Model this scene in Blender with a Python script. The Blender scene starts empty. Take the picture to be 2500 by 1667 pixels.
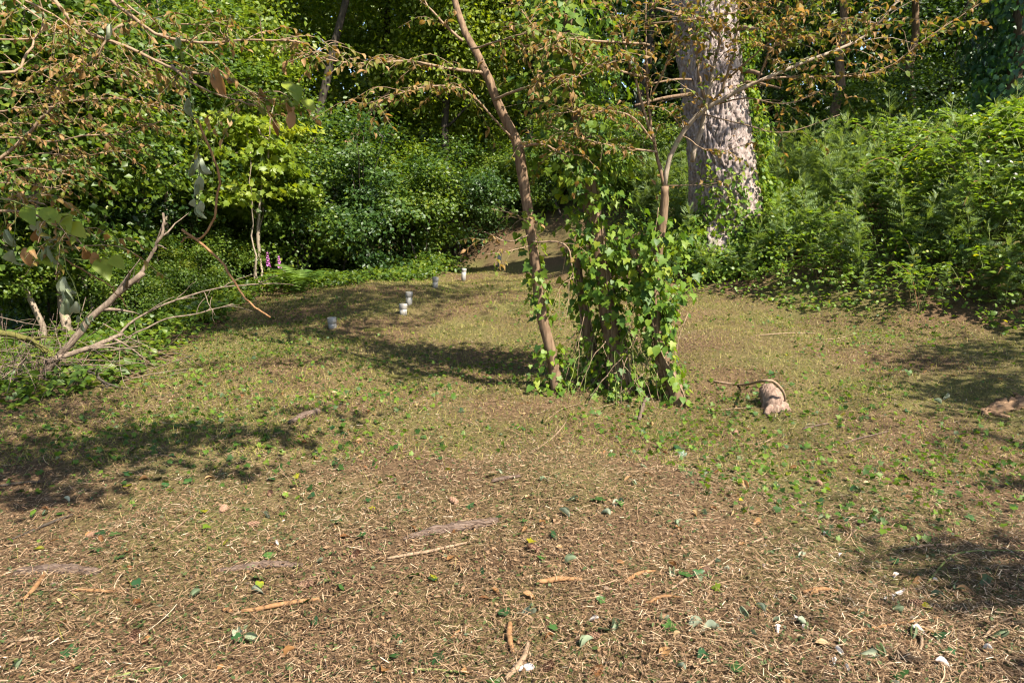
import bpy, math
import numpy as np
from mathutils import Matrix, Vector

# ------------------------------------------------------------------ camera, sky, sun, exposure
scene = bpy.context.scene
COL = scene.collection
F = 1667.0                                   # focal length in photo pixels (24 mm on 36 mm)
EYE = np.array([0.0, 0.0, 1.55])
PITCH = math.atan(333.5 / F)
cam_d = bpy.data.cameras.new("camera")
cam_d.sensor_width = 36.0
cam_d.lens = 24.0
cam_d.clip_start = 0.05
cam_d.clip_end = 1500
cam = bpy.data.objects.new("camera", cam_d)
cam.location = EYE
cam.rotation_euler = (math.pi / 2 - PITCH, 0, 0)
COL.objects.link(cam)
scene.camera = cam

SUN_EL = math.radians(50)
SUN_AZ = math.atan2(0.74, -0.68)             # compass-like: angle from +Y towards +X; sun is right and behind the camera
to_sun = Vector((math.sin(SUN_AZ) * math.cos(SUN_EL), math.cos(SUN_AZ) * math.cos(SUN_EL), math.sin(SUN_EL)))
world = bpy.data.worlds.new("World")
scene.world = world
world.use_nodes = True
wn = world.node_tree.nodes
wl = world.node_tree.links
sky = wn.new("ShaderNodeTexSky")
sky.sky_type = 'NISHITA'
sky.sun_disc = False
sky.sun_elevation = SUN_EL
sky.sun_rotation = SUN_AZ
wn["Background"].inputs[1].default_value = 0.09
wl.new(sky.outputs[0], wn["Background"].inputs[0])
sun_d = bpy.data.lights.new("sun", 'SUN')
sun_d.energy = 5.0
sun_d.angle = math.radians(0.53)
sun_d.color = (1.0, 0.93, 0.80)
sun = bpy.data.objects.new("sun", sun_d)
sun.rotation_euler = (-to_sun).to_track_quat('-Z', 'Y').to_euler()
sun.location = (6, -6, 12)
COL.objects.link(sun)
scene.view_settings.view_transform = 'Standard'
scene.view_settings.look = 'None'
scene.view_settings.exposure = 1.72
scene.view_settings.gamma = 1.0
scene.view_settings.use_curve_mapping = False
scene.render.engine = 'CYCLES'
cy = scene.cycles
cy.max_bounces = 6
cy.diffuse_bounces = 3
cy.glossy_bounces = 2
cy.transmission_bounces = 4
cy.transparent_max_bounces = 4
cy.caustics_reflective = False
cy.caustics_refractive = False
cy.use_denoising = True
cy.filter_width = 1.2

rng = np.random.default_rng(20)

# ------------------------------------------------------------------ space helpers
_f = np.array([0, math.cos(PITCH), -math.sin(PITCH)])
_u = np.array([0, math.sin(PITCH), math.cos(PITCH)])


def ray(u, v):
    return _f + np.array([1.0, 0, 0]) * ((u - 1250.0) / F) + _u * (-(v - 833.5) / F)


def P(u, v, y):
    """world point seen at photo pixel (u, v) when it stands y metres in front of the camera"""
    d = ray(u, v)
    return EYE + d * (y / d[1])


def project(p):
    q = np.asarray(p, float) - EYE
    z = q @ _f
    z = np.where(np.abs(z) < 1e-6, 1e-6, z)
    return 1250 + F * q[..., 0] / z, 833.5 - F * (q @ _u) / z, z


def sstep(t):
    t = np.clip(t, 0, 1)
    return t * t * (3 - 2 * t)


_nr = np.random.default_rng(5)
_waves = [(_nr.normal(0, 1, 2) * k, _nr.uniform(0, 6.28), a) for k, a in
          [(0.5, .05)] * 4 + [(1.6, .022)] * 6 + [(5.0, .008)] * 8]


def waves(x, y):
    z = 0
    for k, ph, a in _waves:
        z = z + a * np.sin(k[0] * x + k[1] * y + ph)
    return z


def bank_s(x, y):
    return (x - 2.9) * 0.817 + (y - 11.7) * 0.578 + 0.6


def H(x, y):
    x = np.asarray(x, float)
    y = np.asarray(y, float)
    s = bank_s(x, y)
    z = 1.75 * sstep((s + 0.4) / 5.0) * (1 - 0.6 * sstep((s - 6) / 12))
    z = z + 0.36 * sstep((x + 2.5) / 5.5) * sstep((y - 9.5) / 9.0) * (1 - sstep((s + .4) / 5.0))
    z = z - 0.25 * sstep((-x - 2.5) / 6) * sstep((y - 3) / 6)
    z = z + 9.0 * sstep((y - 28) / 34)
    near = np.exp(-(x * x + y * y) / 6.0)
    return z + waves(x, y) * (1 - near)


def ground_at(u, v):
    d = ray(u, v)
    t = np.linspace(1.0, 80, 8000)
    p = EYE[None] + d[None] * t[:, None]
    i = np.argmax(p[:, 2] < H(p[:, 0], p[:, 1]))
    q = p[i].copy()
    q[2] = float(H(q[0], q[1]))
    return q


def G(x, y, dz=0.0):
    return np.array([x, y, float(H(x, y)) + dz])


def vnoise(x, y, seed=0, scale=1.0):
    r = np.random.default_rng(seed)
    z = 0
    for _ in range(8):
        k = r.normal(0, 1, 2) * scale
        z = z + np.sin(k[0] * x + k[1] * y + r.uniform(0, 6.28))
    return z / 4.0


# ------------------------------------------------------------------ materials
def new_mat(name):
    m = bpy.data.materials.new(name)
    m.use_nodes = True
    nt = m.node_tree
    return m, nt, nt.nodes["Principled BSDF"], nt.nodes["Material Output"]


def ramp(nt, stops):
    r = nt.nodes.new("ShaderNodeValToRGB")
    el = r.color_ramp.elements
    while len(el) < len(stops):
        el.new(0.5)
    for e, (p, c) in zip(el, stops):
        e.position = p
        e.color = (*c, 1)
    return r


def leaf_mat(name, stops, trans=0.4, rough=0.45, spec=0.4, tk=(1.7, 1.6, 0.5)):
    m, nt, b, out = new_mat(name)
    at = nt.nodes.new("ShaderNodeAttribute")
    at.attribute_name = "rnd"
    r1 = ramp(nt, stops)
    r2 = ramp(nt, [(p, tuple(min(1, c[i] * tk[i] + 0.008 * (i < 2)) for i in range(3))) for p, c in stops])
    geo = nt.nodes.new("ShaderNodeNewGeometry")
    nz = nt.nodes.new("ShaderNodeTexNoise")
    nz.inputs["Scale"].default_value = 35
    nt.links.new(geo.outputs["Position"], nz.inputs["Vector"])
    ad = nt.nodes.new("ShaderNodeMath")
    ad.operation = 'MULTIPLY_ADD'
    ad.inputs[1].default_value = 0.35
    nt.links.new(nz.outputs["Fac"], ad.inputs[0])
    sb = nt.nodes.new("ShaderNodeMath")
    sb.operation = 'SUBTRACT'
    sb.inputs[1].default_value = 0.175
    nt.links.new(at.outputs["Fac"], sb.inputs[0])
    nt.links.new(sb.outputs[0], ad.inputs[2])
    for r in (r1, r2):
        nt.links.new(ad.outputs[0], r.inputs[0])
    nt.links.new(r1.outputs[0], b.inputs["Base Color"])
    b.inputs["Roughness"].default_value = rough
    b.inputs["Specular IOR Level"].default_value = spec
    t = nt.nodes.new("ShaderNodeBsdfTranslucent")
    nt.links.new(r2.outputs[0], t.inputs[0])
    mx = nt.nodes.new("ShaderNodeMixShader")
    mx.inputs[0].default_value = trans
    nt.links.new(b.outputs[0], mx.inputs[1])
    nt.links.new(t.outputs[0], mx.inputs[2])
    nt.links.new(mx.outputs[0], out.inputs[0])
    return m


def bark_mat(name, c1, c2, scale=(30, 30, 6), bump=0.4, moss=None, dist=0.01):
    m, nt, b, out = new_mat(name)
    geo = nt.nodes.new("ShaderNodeNewGeometry")
    mp = nt.nodes.new("ShaderNodeMapping")
    mp.inputs["Scale"].default_value = scale
    nt.links.new(geo.outputs["Position"], mp.inputs[0])
    n1 = nt.nodes.new("ShaderNodeTexNoise")
    n1.inputs["Scale"].default_value = 1.0
    n1.inputs["Detail"].default_value = 6
    nt.links.new(mp.outputs[0], n1.inputs["Vector"])
    r = ramp(nt, [(0.3, c1), (0.7, c2)])
    nt.links.new(n1.outputs["Fac"], r.inputs[0])
    col = r.outputs[0]
    if moss:
        n2 = nt.nodes.new("ShaderNodeTexNoise")
        n2.inputs["Scale"].default_value = 9.0
        n2.inputs["Detail"].default_value = 5
        nt.links.new(geo.outputs["Position"], n2.inputs["Vector"])
        r2 = ramp(nt, [(moss[1], (0, 0, 0)), (moss[1] + .1, (1, 1, 1))])
        nt.links.new(n2.outputs["Fac"], r2.inputs[0])
        mx = nt.nodes.new("ShaderNodeMix")
        mx.data_type = 'RGBA'
        nt.links.new(r2.outputs[0], mx.inputs[0])
        nt.links.new(col, mx.inputs[6])
        mx.inputs[7].default_value = (*moss[0], 1)
        col = mx.outputs[2]
    nt.links.new(col, b.inputs["Base Color"])
    b.inputs["Roughness"].default_value = 0.85
    b.inputs["Specular IOR Level"].default_value = 0.2
    bp = nt.nodes.new("ShaderNodeBump")
    bp.inputs["Strength"].default_value = bump
    bp.inputs["Distance"].default_value = dist
    nt.links.new(n1.outputs["Fac"], bp.inputs["Height"])
    nt.links.new(bp.outputs[0], b.inputs["Normal"])
    return m


M = {}
M['far_leaf'] = leaf_mat("far_leaf", [(0, (.030, .062, .012)), (.45, (.072, .125, .015)), (.8, (.125, .175, .018)), (1, (.19, .22, .03))], .45)
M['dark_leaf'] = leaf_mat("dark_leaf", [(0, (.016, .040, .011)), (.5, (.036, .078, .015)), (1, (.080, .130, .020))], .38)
M['yellow_leaf'] = leaf_mat("yellow_leaf", [(0, (.075, .120, .014)), (.5, (.145, .205, .018)), (1, (.24, .27, .030))], .48)
M['ivy'] = leaf_mat("ivy", [(0, (.030, .070, .014)), (.4, (.072, .140, .016)), (.8, (.135, .200, .018)), (1, (.20, .24, .022))], .40, .48, .25)
M['dark_ivy'] = leaf_mat("dark_ivy", [(0, (.012, .040, .018)), (.6, (.028, .075, .022)), (1, (.05, .11, .022))], .28, .4, .35)
M['thistle'] = leaf_mat("thistle", [(0, (.070, .115, .045)), (.5, (.115, .175, .060)), (1, (.18, .245, .075))], .4, .5)
M['bramble'] = leaf_mat("bramble", [(0, (.050, .100, .015)), (.5, (.110, .180, .018)), (.9, (.15, .22, .02)), (1, (.30, .27, .02))], .45, .45)
M['dry_leaf'] = leaf_mat("dry_leaf", [(0, (.15, .062, .022)), (.35, (.25, .128, .048)), (.75, (.34, .20, .09)), (1, (.43, .30, .16))], .35, .6, .25, (1.15, 1.0, .7))
M['branch_leaf'] = leaf_mat("branch_leaf", [(0, (.055, .105, .012)), (.34, (.135, .165, .018)), (.46, (.19, .135, .035)), (.72, (.27, .150, .058)), (1, (.38, .24, .11))], .45, .55, .25, (1.2, 1.1, .6))
M['wilted'] = leaf_mat("wilted", [(0, (.13, .17, .095)), (.5, (.22, .26, .165)), (1, (.34, .36, .265))], .3, .6, .25, (1.1, 1.15, .8))
M['white_petal'] = leaf_mat("white_petal", [(0, (.50, .43, .40)), (1, (.66, .63, .59))], .3, .6, .2, (1, 1, 1))
M['purple_petal'] = leaf_mat("purple_petal", [(0, (.30, .07, .26)), (1, (.5, .18, .45))], .35, .5, .2, (1.2, 1.1, 1.2))
M['fern'] = leaf_mat("fern", [(0, (.030, .075, .015)), (.6, (.075, .14, .02)), (1, (.13, .2, .03))], .4, .5)
M['straw'] = leaf_mat("straw", [(0, (.026, .014, .008)), (.22, (.070, .038, .020)), (.5, (.170, .104, .058)), (.78, (.305, .202, .118)), (.95, (.44, .33, .215)), (1, (.54, .45, .33))], .12, .6, .25, (1, 1, 1))
M['bits'] = leaf_mat("bits", [(0, (.026, .045, .014)), (.38, (.070, .095, .024)), (.48, (.060, .037, .020)), (.75, (.14, .078, .038)), (1, (.27, .165, .09))], .2, .55, .3, (1.2, 1.2, .8))
M['grass'] = leaf_mat("grass", [(0, (.065, .098, .014)), (.35, (.165, .180, .028)), (.6, (.33, .28, .080)), (1, (.46, .38, .165))], .35, .5, .25, (1.2, 1.2, .7))
M['stem_green'] = bark_mat("stem_green", (.10, .13, .035), (.18, .20, .06), (40, 40, 40), .1)
M['twig'] = bark_mat("twig", (.145, .095, .058), (.27, .19, .122), (60, 60, 25), .3)
M['cane'] = bark_mat("cane", (.125, .060, .025), (.27, .15, .068), (60, 60, 20), .4)
M['grey_bark'] = bark_mat("grey_bark", (.17, .13, .095), (.34, .27, .20), (40, 40, 14), .5, ((.20, .22, .12), .60))
M['brown_bark'] = bark_mat("brown_bark", (.080, .048, .027), (.215, .142, .088), (45, 45, 9), .6, None)
M['dark_bark'] = bark_mat("dark_bark", (.022, .017, .013), (.075, .060, .045), (20, 20, 6), .8, ((.13, .125, .10), .66))
M['dead_bark'] = bark_mat("dead_bark", (.085, .062, .045), (.22, .165, .12), (40, 40, 14), .5)
M['fir_bark'] = bark_mat("fir_bark", (.15, .110, .094), (.345, .28, .252), (26, 26, 8), .9, ((.30, .27, .19), .66), .02)
M['pale_wood'] = bark_mat("pale_wood", (.065, .040, .029), (.20, .142, .108), (18, 90, 90), 1.0, None, .03)
M['rot_wood'] = bark_mat("rot_wood", (.08, .045, .024), (.25, .155, .09), (9, 40, 40), .9, None, .03)
M['stump_wood'] = bark_mat("stump_wood", (.10, .062, .045), (.27, .185, .14), (50, 50, 12), 1.0)
M['moss'] = bark_mat("moss", (.055, .052, .014), (.125, .11, .028), (60, 60, 60), .8)
M['stone'] = bark_mat("stone", (.28, .27, .27), (.45, .43, .43), (30, 30, 30), .3)
M['cone'] = bark_mat("cone", (.14, .075, .045), (.30, .18, .12), (90, 90, 90), .3)


def ground_mat():
    m, nt, b, out = new_mat("forest_floor")
    geo = nt.nodes.new("ShaderNodeNewGeometry")
    n1 = nt.nodes.new("ShaderNodeTexNoise")
    n1.inputs["Scale"].default_value = 60
    n1.inputs["Detail"].default_value = 8
    n1.inputs["Roughness"].default_value = .7
    n2 = nt.nodes.new("ShaderNodeTexNoise")
    n2.inputs["Scale"].default_value = 0.8
    n2.inputs["Detail"].default_value = 4
    for n in (n1, n2):
        nt.links.new(geo.outputs["Position"], n.inputs["Vector"])
    r1 = ramp(nt, [(.30, (.034, .022, .013)), (.5, (.095, .060, .033)), (.68, (.18, .118, .064))])
    r2 = ramp(nt, [(.35, (.050, .055, .016)), (.6, (.135, .125, .042))])
    nt.links.new(n1.outputs["Fac"], r1.inputs[0])
    nt.links.new(n1.outputs["Fac"], r2.inputs[0])
    r3 = ramp(nt, [(.42, (0, 0, 0)), (.62, (.8, .8, .8))])
    nt.links.new(n2.outputs["Fac"], r3.inputs[0])
    mx = nt.nodes.new("ShaderNodeMix")
    mx.data_type = 'RGBA'
    nt.links.new(r3.outputs[0], mx.inputs[0])
    nt.links.new(r1.outputs[0], mx.inputs[6])
    nt.links.new(r2.outputs[0], mx.inputs[7])
    nt.links.new(mx.outputs[2], b.inputs["Base Color"])
    b.inputs["Roughness"].default_value = .95
    b.inputs["Specular IOR Level"].default_value = .1
    bp = nt.nodes.new("ShaderNodeBump")
    bp.inputs["Strength"].default_value = .8
    bp.inputs["Distance"].default_value = .02
    nt.links.new(n1.outputs["Fac"], bp.inputs["Height"])
    nt.links.new(bp.outputs[0], b.inputs["Normal"])
    return m


def pipe_mat():
    m, nt, b, out = new_mat("weathered_pvc")
    geo = nt.nodes.new("ShaderNodeNewGeometry")
    n1 = nt.nodes.new("ShaderNodeTexNoise")
    n1.inputs["Scale"].default_value = 22
    n1.inputs["Detail"].default_value = 6
    nt.links.new(geo.outputs["Position"], n1.inputs["Vector"])
    r = ramp(nt, [(.3, (.17, .15, .12)), (.55, (.255, .24, .215)), (.8, (.32, .31, .29))])
    nt.links.new(n1.outputs["Fac"], r.inputs[0])
    nt.links.new(r.outputs[0], b.inputs["Base Color"])
    b.inputs["Roughness"].default_value = .55
    return m


M['ground'] = ground_mat()
M['pipe'] = pipe_mat()


# ------------------------------------------------------------------ mesh helpers
def np_mesh(name, verts, tris=None, mat=None, rnd=None, quads=None, smooth=False):
    verts = np.ascontiguousarray(verts, np.float32)
    me = bpy.data.meshes.new(name)
    me.vertices.add(len(verts))
    me.vertices.foreach_set("co", verts.ravel())
    loops, starts = [], []
    nf = 0
    off = 0
    for arr in (tris, quads):
        if arr is None or len(arr) == 0:
            continue
        arr = np.ascontiguousarray(arr, np.int32)
        k = arr.shape[1]
        loops.append(arr.ravel())
        starts.append(off + np.arange(len(arr), dtype=np.int32) * k)
        off += arr.size
        nf += len(arr)
    loops = np.concatenate(loops)
    me.loops.add(len(loops))
    me.loops.foreach_set("vertex_index", loops)
    me.polygons.add(nf)
    me.polygons.foreach_set("loop_start", np.concatenate(starts))
    if smooth:
        me.polygons.foreach_set("use_smooth", np.ones(nf, bool))
    if rnd is not None:
        a = me.attributes.new("rnd", 'FLOAT', 'FACE')
        a.data.foreach_set("value", np.ascontiguousarray(rnd, np.float32))
    me.update(calc_edges=True)
    if mat:
        me.materials.append(mat)
    return me


def link(name, data, parent=None, loc=None, label=None, cat=None, group=None, kind=None):
    o = bpy.data.objects.new(name, data)
    COL.objects.link(o)
    if loc is not None:
        o.location = [float(c) for c in loc]
    if parent is not None:
        o.parent = parent
    for k, v in (('label', label), ('category', cat), ('group', group), ('kind', kind)):
        if v:
            o[k] = v
    return o


def thing(name, label, cat, loc, group=None):
    o = link(name, None, None, loc, label, cat, group)
    o.empty_display_size = 0.1
    return o


def unit(a):
    a = np.asarray(a, float)
    return a / np.maximum(np.linalg.norm(a, axis=-1, keepdims=True), 1e-9)


def frames(axis, normal):
    """(N,3,3) rotation matrices, columns x, y=axis, z~normal"""
    a = unit(axis)
    n = np.asarray(normal, float)
    z = n - (n * a).sum(-1, keepdims=True) * a
    bad = np.linalg.norm(z, axis=-1) < 1e-4
    z[bad] = np.cross(a[bad], [0.3, 0.5, 0.81])
    z = unit(z)
    x = np.cross(a, z)
    return np.stack([x, a, z], -1)


def scatter(tmpl, pos, R, s):
    """one mesh worth of copies of a template; s is (N,) or (N,3)"""
    tv, tf = tmpl
    s = np.asarray(s, float)
    if s.ndim == 1:
        s = np.repeat(s[:, None], 3, 1)
    loc = tv[None] * s[:, None, :]
    v = np.einsum('nij,nkj->nki', R, loc) + np.asarray(pos)[:, None, :]
    n, k = len(pos), len(tv)
    f = tf[None] + (np.arange(n) * k)[:, None, None]
    return v.reshape(-1, 3), f.reshape(-1, tf.shape[1])


def scatter_mesh(name, tmpl, pos, R, s, rnd, mat, origin=(0, 0, 0), smooth=False):
    v, f = scatter(tmpl, pos - np.asarray(origin), R, s)
    return np_mesh(name, v, f, mat, np.repeat(rnd, len(tmpl[1])), smooth=smooth)


def spline(pts, n):
    p = np.asarray(pts, float)
    if len(p) == 2:
        t = np.linspace(0, 1, n)[:, None]
        return p[0] * (1 - t) + p[1] * t
    q = np.vstack([2 * p[0] - p[1], p, 2 * p[-1] - p[-2]])
    out = []
    for t in np.linspace(0, len(p) - 1 - 1e-6, n):
        i = int(t)
        f = t - i
        a, b, c, d = q[i], q[i + 1], q[i + 2], q[i + 3]
        out.append(0.5 * (2 * b + (c - a) * f + (2 * a - 5 * b + 4 * c - d) * f * f + (3 * b - a - 3 * c + d) * f ** 3))
    return np.array(out)


class MB:
    def __init__(self):
        self.v, self.q, self.t, self.n = [], [], [], 0

    def tube(self, path, radii, sides=6, cap=True, rough=0.0):
        p = np.asarray(path, float)
        m = len(p)
        r = np.interp(np.linspace(0, 1, m), np.linspace(0, 1, len(np.atleast_1d(radii))), np.atleast_1d(radii))
        t = unit(np.gradient(p, axis=0))
        ref = np.array([0.31, 0.2, 0.93]) if abs(t[0, 2]) < .8 else np.array([0.93, 0.31, 0.2])
        x = unit(np.cross(t, ref))
        y = np.cross(t, x)
        a = np.linspace(0, 2 * np.pi, sides, endpoint=False)
        rr = r[:, None] * (1 + rough * rng.normal(0, 1, (m, sides)))
        ring = p[:, None] + rr[:, :, None] * (np.cos(a)[None, :, None] * x[:, None] + np.sin(a)[None, :, None] * y[:, None])
        base = self.n
        self.v.append(ring.reshape(-1, 3))
        i = np.arange(m - 1)[:, None] * sides
        j = np.arange(sides)[None]
        k = (j + 1) % sides
        self.q.append(np.stack([i + j, i + k, i + sides + k, i + sides + j], -1).reshape(-1, 4) + base)
        self.n += m * sides
        if cap:
            for row, cc, flip in ((0, p[0], True), (m - 1, p[-1], False)):
                self.v.append(cc[None])
                c = self.n
                self.n += 1
                e = base + row * sides + np.arange(sides)
                tri = np.stack([e, np.roll(e, -1), np.full(sides, c)], -1)
                self.t.append(tri[:, ::-1] if flip else tri)
        return self

    def mesh(self, name, mat, origin=(0, 0, 0), smooth=True):
        return np_mesh(name, np.vstack(self.v) - np.asarray(origin), np.vstack(self.t) if self.t else None, mat,
                       None, np.vstack(self.q) if self.q else None, smooth)


# ------------------------------------------------------------------ leaf templates (stem at origin, tip +Y, face +Z)
def fan(outline, centre, curl=0.0, fold=0.0):
    o = np.array(outline, float)
    v = np.vstack([[*centre, 0.0], np.c_[o, np.zeros(len(o))]])
    v[:, 2] += -curl * (v[:, 1] - centre[1]) ** 2 + fold * np.abs(v[:, 0])
    n = len(o)
    return v, np.array([[0, 1 + i, 1 + (i + 1) % n] for i in range(n)])


T_DIAMOND = (np.array([[0, 0, 0], [.36, .45, .10], [0, 1, -.08], [-.36, .45, .10]]), np.array([[0, 1, 2], [0, 2, 3]]))
T_OVAL = (np.array([[0, 0, 0], [.24, .2, .07], [.33, .52, .10], [.17, .84, .03], [0, 1.0, -.10], [-.17, .84, .03],
                    [-.33, .52, .10], [-.24, .2, .07]]),
          np.array([[0, 1, 7], [1, 2, 6], [1, 6, 7], [2, 3, 5], [2, 5, 6], [3, 4, 5]]))
_iv = [(0, 0), (.30, -.10), (.48, .06), (.36, .24), (.60, .48), (.30, .50), (.18, .70), (0, 1.02)]
T_IVY = fan(_iv + [(-x, y) for x, y in _iv[:0:-1] if x > 0], (0, .32), .18, .10)
_iv2 = [(0, .03), (.22, -.06), (.40, .12), (.38, .36), (.26, .62), (0, .98)]
T_HEART = fan(_iv2 + [(-x, y) for x, y in _iv2[:0:-1] if x > 0], (0, .35), .15, .14)
_mp = [(0, 0), (.28, -.08), (.60, .10), (.44, .26), (.66, .56), (.36, .52), (.24, .70), (.12, .68), (0, 1.05)]
T_MAPLE = fan(_mp + [(-x, y) for x, y in _mp[:0:-1] if x > 0], (0, .34), .22, .16)
_rt = [(0, 0), (.16, .06), (.30, .24), (.33, .36), (.30, .48), (.26, .58), (.17, .76), (.10, .86), (0, 1.0)]
T_TOOTH = fan(_rt + [(-x, y) for x, y in _rt[:0:-1] if x > 0], (0, .42), .25, .18)


def dry_template(curl, roll, twist, w=.34, nx=5, ny=7, seed=0):
    r = np.random.default_rng(seed)
    vs = []
    for j in range(ny):
        t = j / (ny - 1)
        hw = w * max(.03, math.sin(math.pi * min(1, t * .93 + .05)) ** .75)
        for i in range(nx):
            s = (i / (nx - 1) - .5) * 2
            ang = s * roll
            x = hw * (math.sin(ang) / max(.2, roll))
            z = hw * (1 - math.cos(ang)) / max(.2, roll) * 1.4
            yy = math.sin(t * curl) / max(curl, .1)
            zz = z - (1 - math.cos(t * curl)) / max(curl, .1)
            tw = twist * (t - .3)
            x2 = x * math.cos(tw) - zz * math.sin(tw) * .5
            z2 = zz + x * math.sin(tw)
            vs.append((x2 + r.normal(0, .012), yy + r.normal(0, .012), z2 + r.normal(0, .018)))
    f = []
    for j in range(ny - 1):
        for i in range(nx - 1):
            a = j * nx + i
            f += [(a, a + 1, a + nx + 1), (a, a + nx + 1, a + nx)]
    return np.array(vs), np.array(f)


T_DRY = [dry_template(.7, .9, .4, .30, seed=1), dry_template(1.3, 1.5, -.8, .36, seed=2), dry_template(.4, .5, .9, .28, seed=3),
         dry_template(1.0, 2.1, .3, .40, seed=4)]
T_DRYLO = [dry_template(.7, .9, .4, .30, 3, 4, 1), dry_template(1.2, 1.4, -.8, .36, 3, 4, 2)]
T_WILT = [dry_template(1.2, 2.2, 1.2, .42, 5, 8, 5), dry_template(1.7, 1.6, -1.4, .36, 5, 8, 6), dry_template(.8, 2.6, .6, .45, 5, 8, 7)]


def crumple(t, amp, seed):
    r = np.random.default_rng(seed)
    v = t[0].copy()
    v += r.normal(0, amp, v.shape) * [.4, .4, 1]
    return v, t[1]


def plume_template():
    """pinnate, toothed thistle leaf"""
    v, f = [], []
    n = 6
    for i in range(n):
        t = i / n
        w = .30 * math.sin(math.pi * (t * .8 + .18))
        for s in (-1, 1):
            k = len(v)
            v += [(0, t, 0), (s * w, t + .16, .07), (0, t + .10, .0)]
            f.append((k, k + 1, k + 2))
    k = len(v)
    v += [(-.03, 0, .01), (.03, 0, .01), (0, 1.05, -.12)]
    f.append((k, k + 1, k + 2))
    return np.array(v), np.array(f)


T_PLUME = plume_template()


def frond_template(n=13):
    v, f = [], []
    for i in range(n):
        t = .06 + .92 * i / n
        w = .26 * math.sin(math.pi * min(1, t * .85 + .12)) ** .8
        z = .32 * math.sin(t * 2.4) - .25 * t * t
        for s in (-1, 1):
            k = len(v)
            v += [(0, t, z), (s * w, t + .06, z - .05), (0, t + .052, z)]
            f.append((k, k + 1, k + 2))
    return np.array(v), np.array(f)


T_FROND = frond_template()

# ------------------------------------------------------------------ ground
gx = np.unique(np.concatenate([np.linspace(-300, -30, 12), np.arange(-30, -9, 1.0), np.arange(-9, 10, .14), np.arange(10, 31, 1.0), np.linspace(31, 300, 12)]))
gy = np.unique(np.concatenate([np.linspace(-200, -12, 10), np.arange(-12, 1, .8), np.arange(1, 9, .12), np.arange(9, 24, .25), np.arange(24, 62, 1.5), np.linspace(64, 500, 14)]))
X, Y = np.meshgrid(gx, gy)
Z = H(X, Y)
vid = np.arange(X.size).reshape(X.shape)
q = np.stack([vid[:-1, :-1], vid[:-1, 1:], vid[1:, 1:], vid[1:, :-1]], -1).reshape(-1, 4)
gm = np_mesh("ground", np.c_[X.ravel(), Y.ravel(), Z.ravel()], None, M['ground'], None, q, True)
link("ground", gm, kind="structure")


def frustum_points(n, d0, d1, power=1.0, spread=.98, r=rng):
    """points on the ground in the wedge in front of the viewer, denser close by"""
    t = r.uniform(0, 1, n)
    if abs(power - 2) < 1e-6:
        d = d0 * (d1 / d0) ** t
    else:
        e = 2 - power
        d = (d0 ** e + t * (d1 ** e - d0 ** e)) ** (1 / e)
    x = r.uniform(-spread, spread, n) * d
    y = d
    return x, y


def clear_mask(x, y):
    """mown clearing: True inside (not on the bank, not in the left thicket, not in the far woods)"""
    s = bank_s(x, y)
    left = x > np.interp(y, [0, 3.5, 4.9, 5.4, 6, 7.2, 9.6, 11, 12, 14], [-9, -9, -5.0, -4.0, -3.5, -3.7, -4.1, -4.3, -4.4, -3.5])
    far = y < np.interp(x, [-6, -4.3, -2.5, -1.9, -1.5, -1.1, -.3, 1.6, 3, 5], [11.5, 12, 12.3, 12.7, 13.9, 15.4, 18.4, 21, 21.5, 19])
    return (s < .35) & left & far


# ------------------------------------------------------------------ the litter, grass and low ivy that nobody could count
T_STRAW = (np.array([[-.5, 0, 0], [.5, 0, 0], [.42, 1, .0], [-.42, 1, 0], [0, .5, .5]]) * [1, 1, 1],
           np.array([[0, 1, 4], [1, 2, 4], [2, 3, 4], [3, 0, 4]]))
T_STRAW = (np.array([[-.5, 0, 0], [.5, .02, 0], [.5, 1, 0], [-.4, .98, 0]]), np.array([[0, 1, 2], [0, 2, 3]]))
_sv = []
for i in range(5):
    t = i / 4
    for s in (-.5, .5):
        _sv.append((s + 8 * math.sin(t * 2.6) * .5, t, 0.0))
T_STALK = (np.array(_sv), np.array([[2 * i, 2 * i + 1, 2 * i + 3] for i in range(4)] + [[2 * i, 2 * i + 3, 2 * i + 2] for i in range(4)]))


def flat_frames(n, tilt, r=rng):
    yaw = r.uniform(0, 2 * np.pi, n)
    a = np.c_[np.cos(yaw), np.sin(yaw), r.normal(0, tilt, n)]
    nn = np.c_[r.normal(0, tilt * 1.6, n), r.normal(0, tilt * 1.6, n), np.ones(n)]
    return frames(a, nn)


def litter(name, label, cat, n, d0, d1, power, tmpl, mat, length, width, rnd_fn, tilt, lift, keep=None):
    x, y = frustum_points(n, d0, d1, power)
    k = clear_mask(x, y)
    if keep is not None:
        k &= keep(x, y)
    x, y = x[k], y[k]
    n = len(x)
    p = np.c_[x, y, H(x, y) + rng.uniform(.001, 1, n) ** 2 * lift + .002]
    L = rng.uniform(*length, n) * (1 + .035 * np.maximum(0, y - 5))
    W = rng.uniform(*width, n) * (1 + .06 * np.maximum(0, y - 4))
    R = flat_frames(n, tilt)
    p -= R[:, :, 1] * L[:, None] * .5
    me = scatter_mesh(name, tmpl, p, R, np.c_[W, L, L * .5], np.clip(rnd_fn(x, y, n), 0, 1), mat)
    return link(name, me, label=label, cat=cat, kind="stuff")


def green_patch(x, y):
    return vnoise(x, y, 3, .9) * .5 + vnoise(x, y, 4, 2.6) * .35


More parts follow.
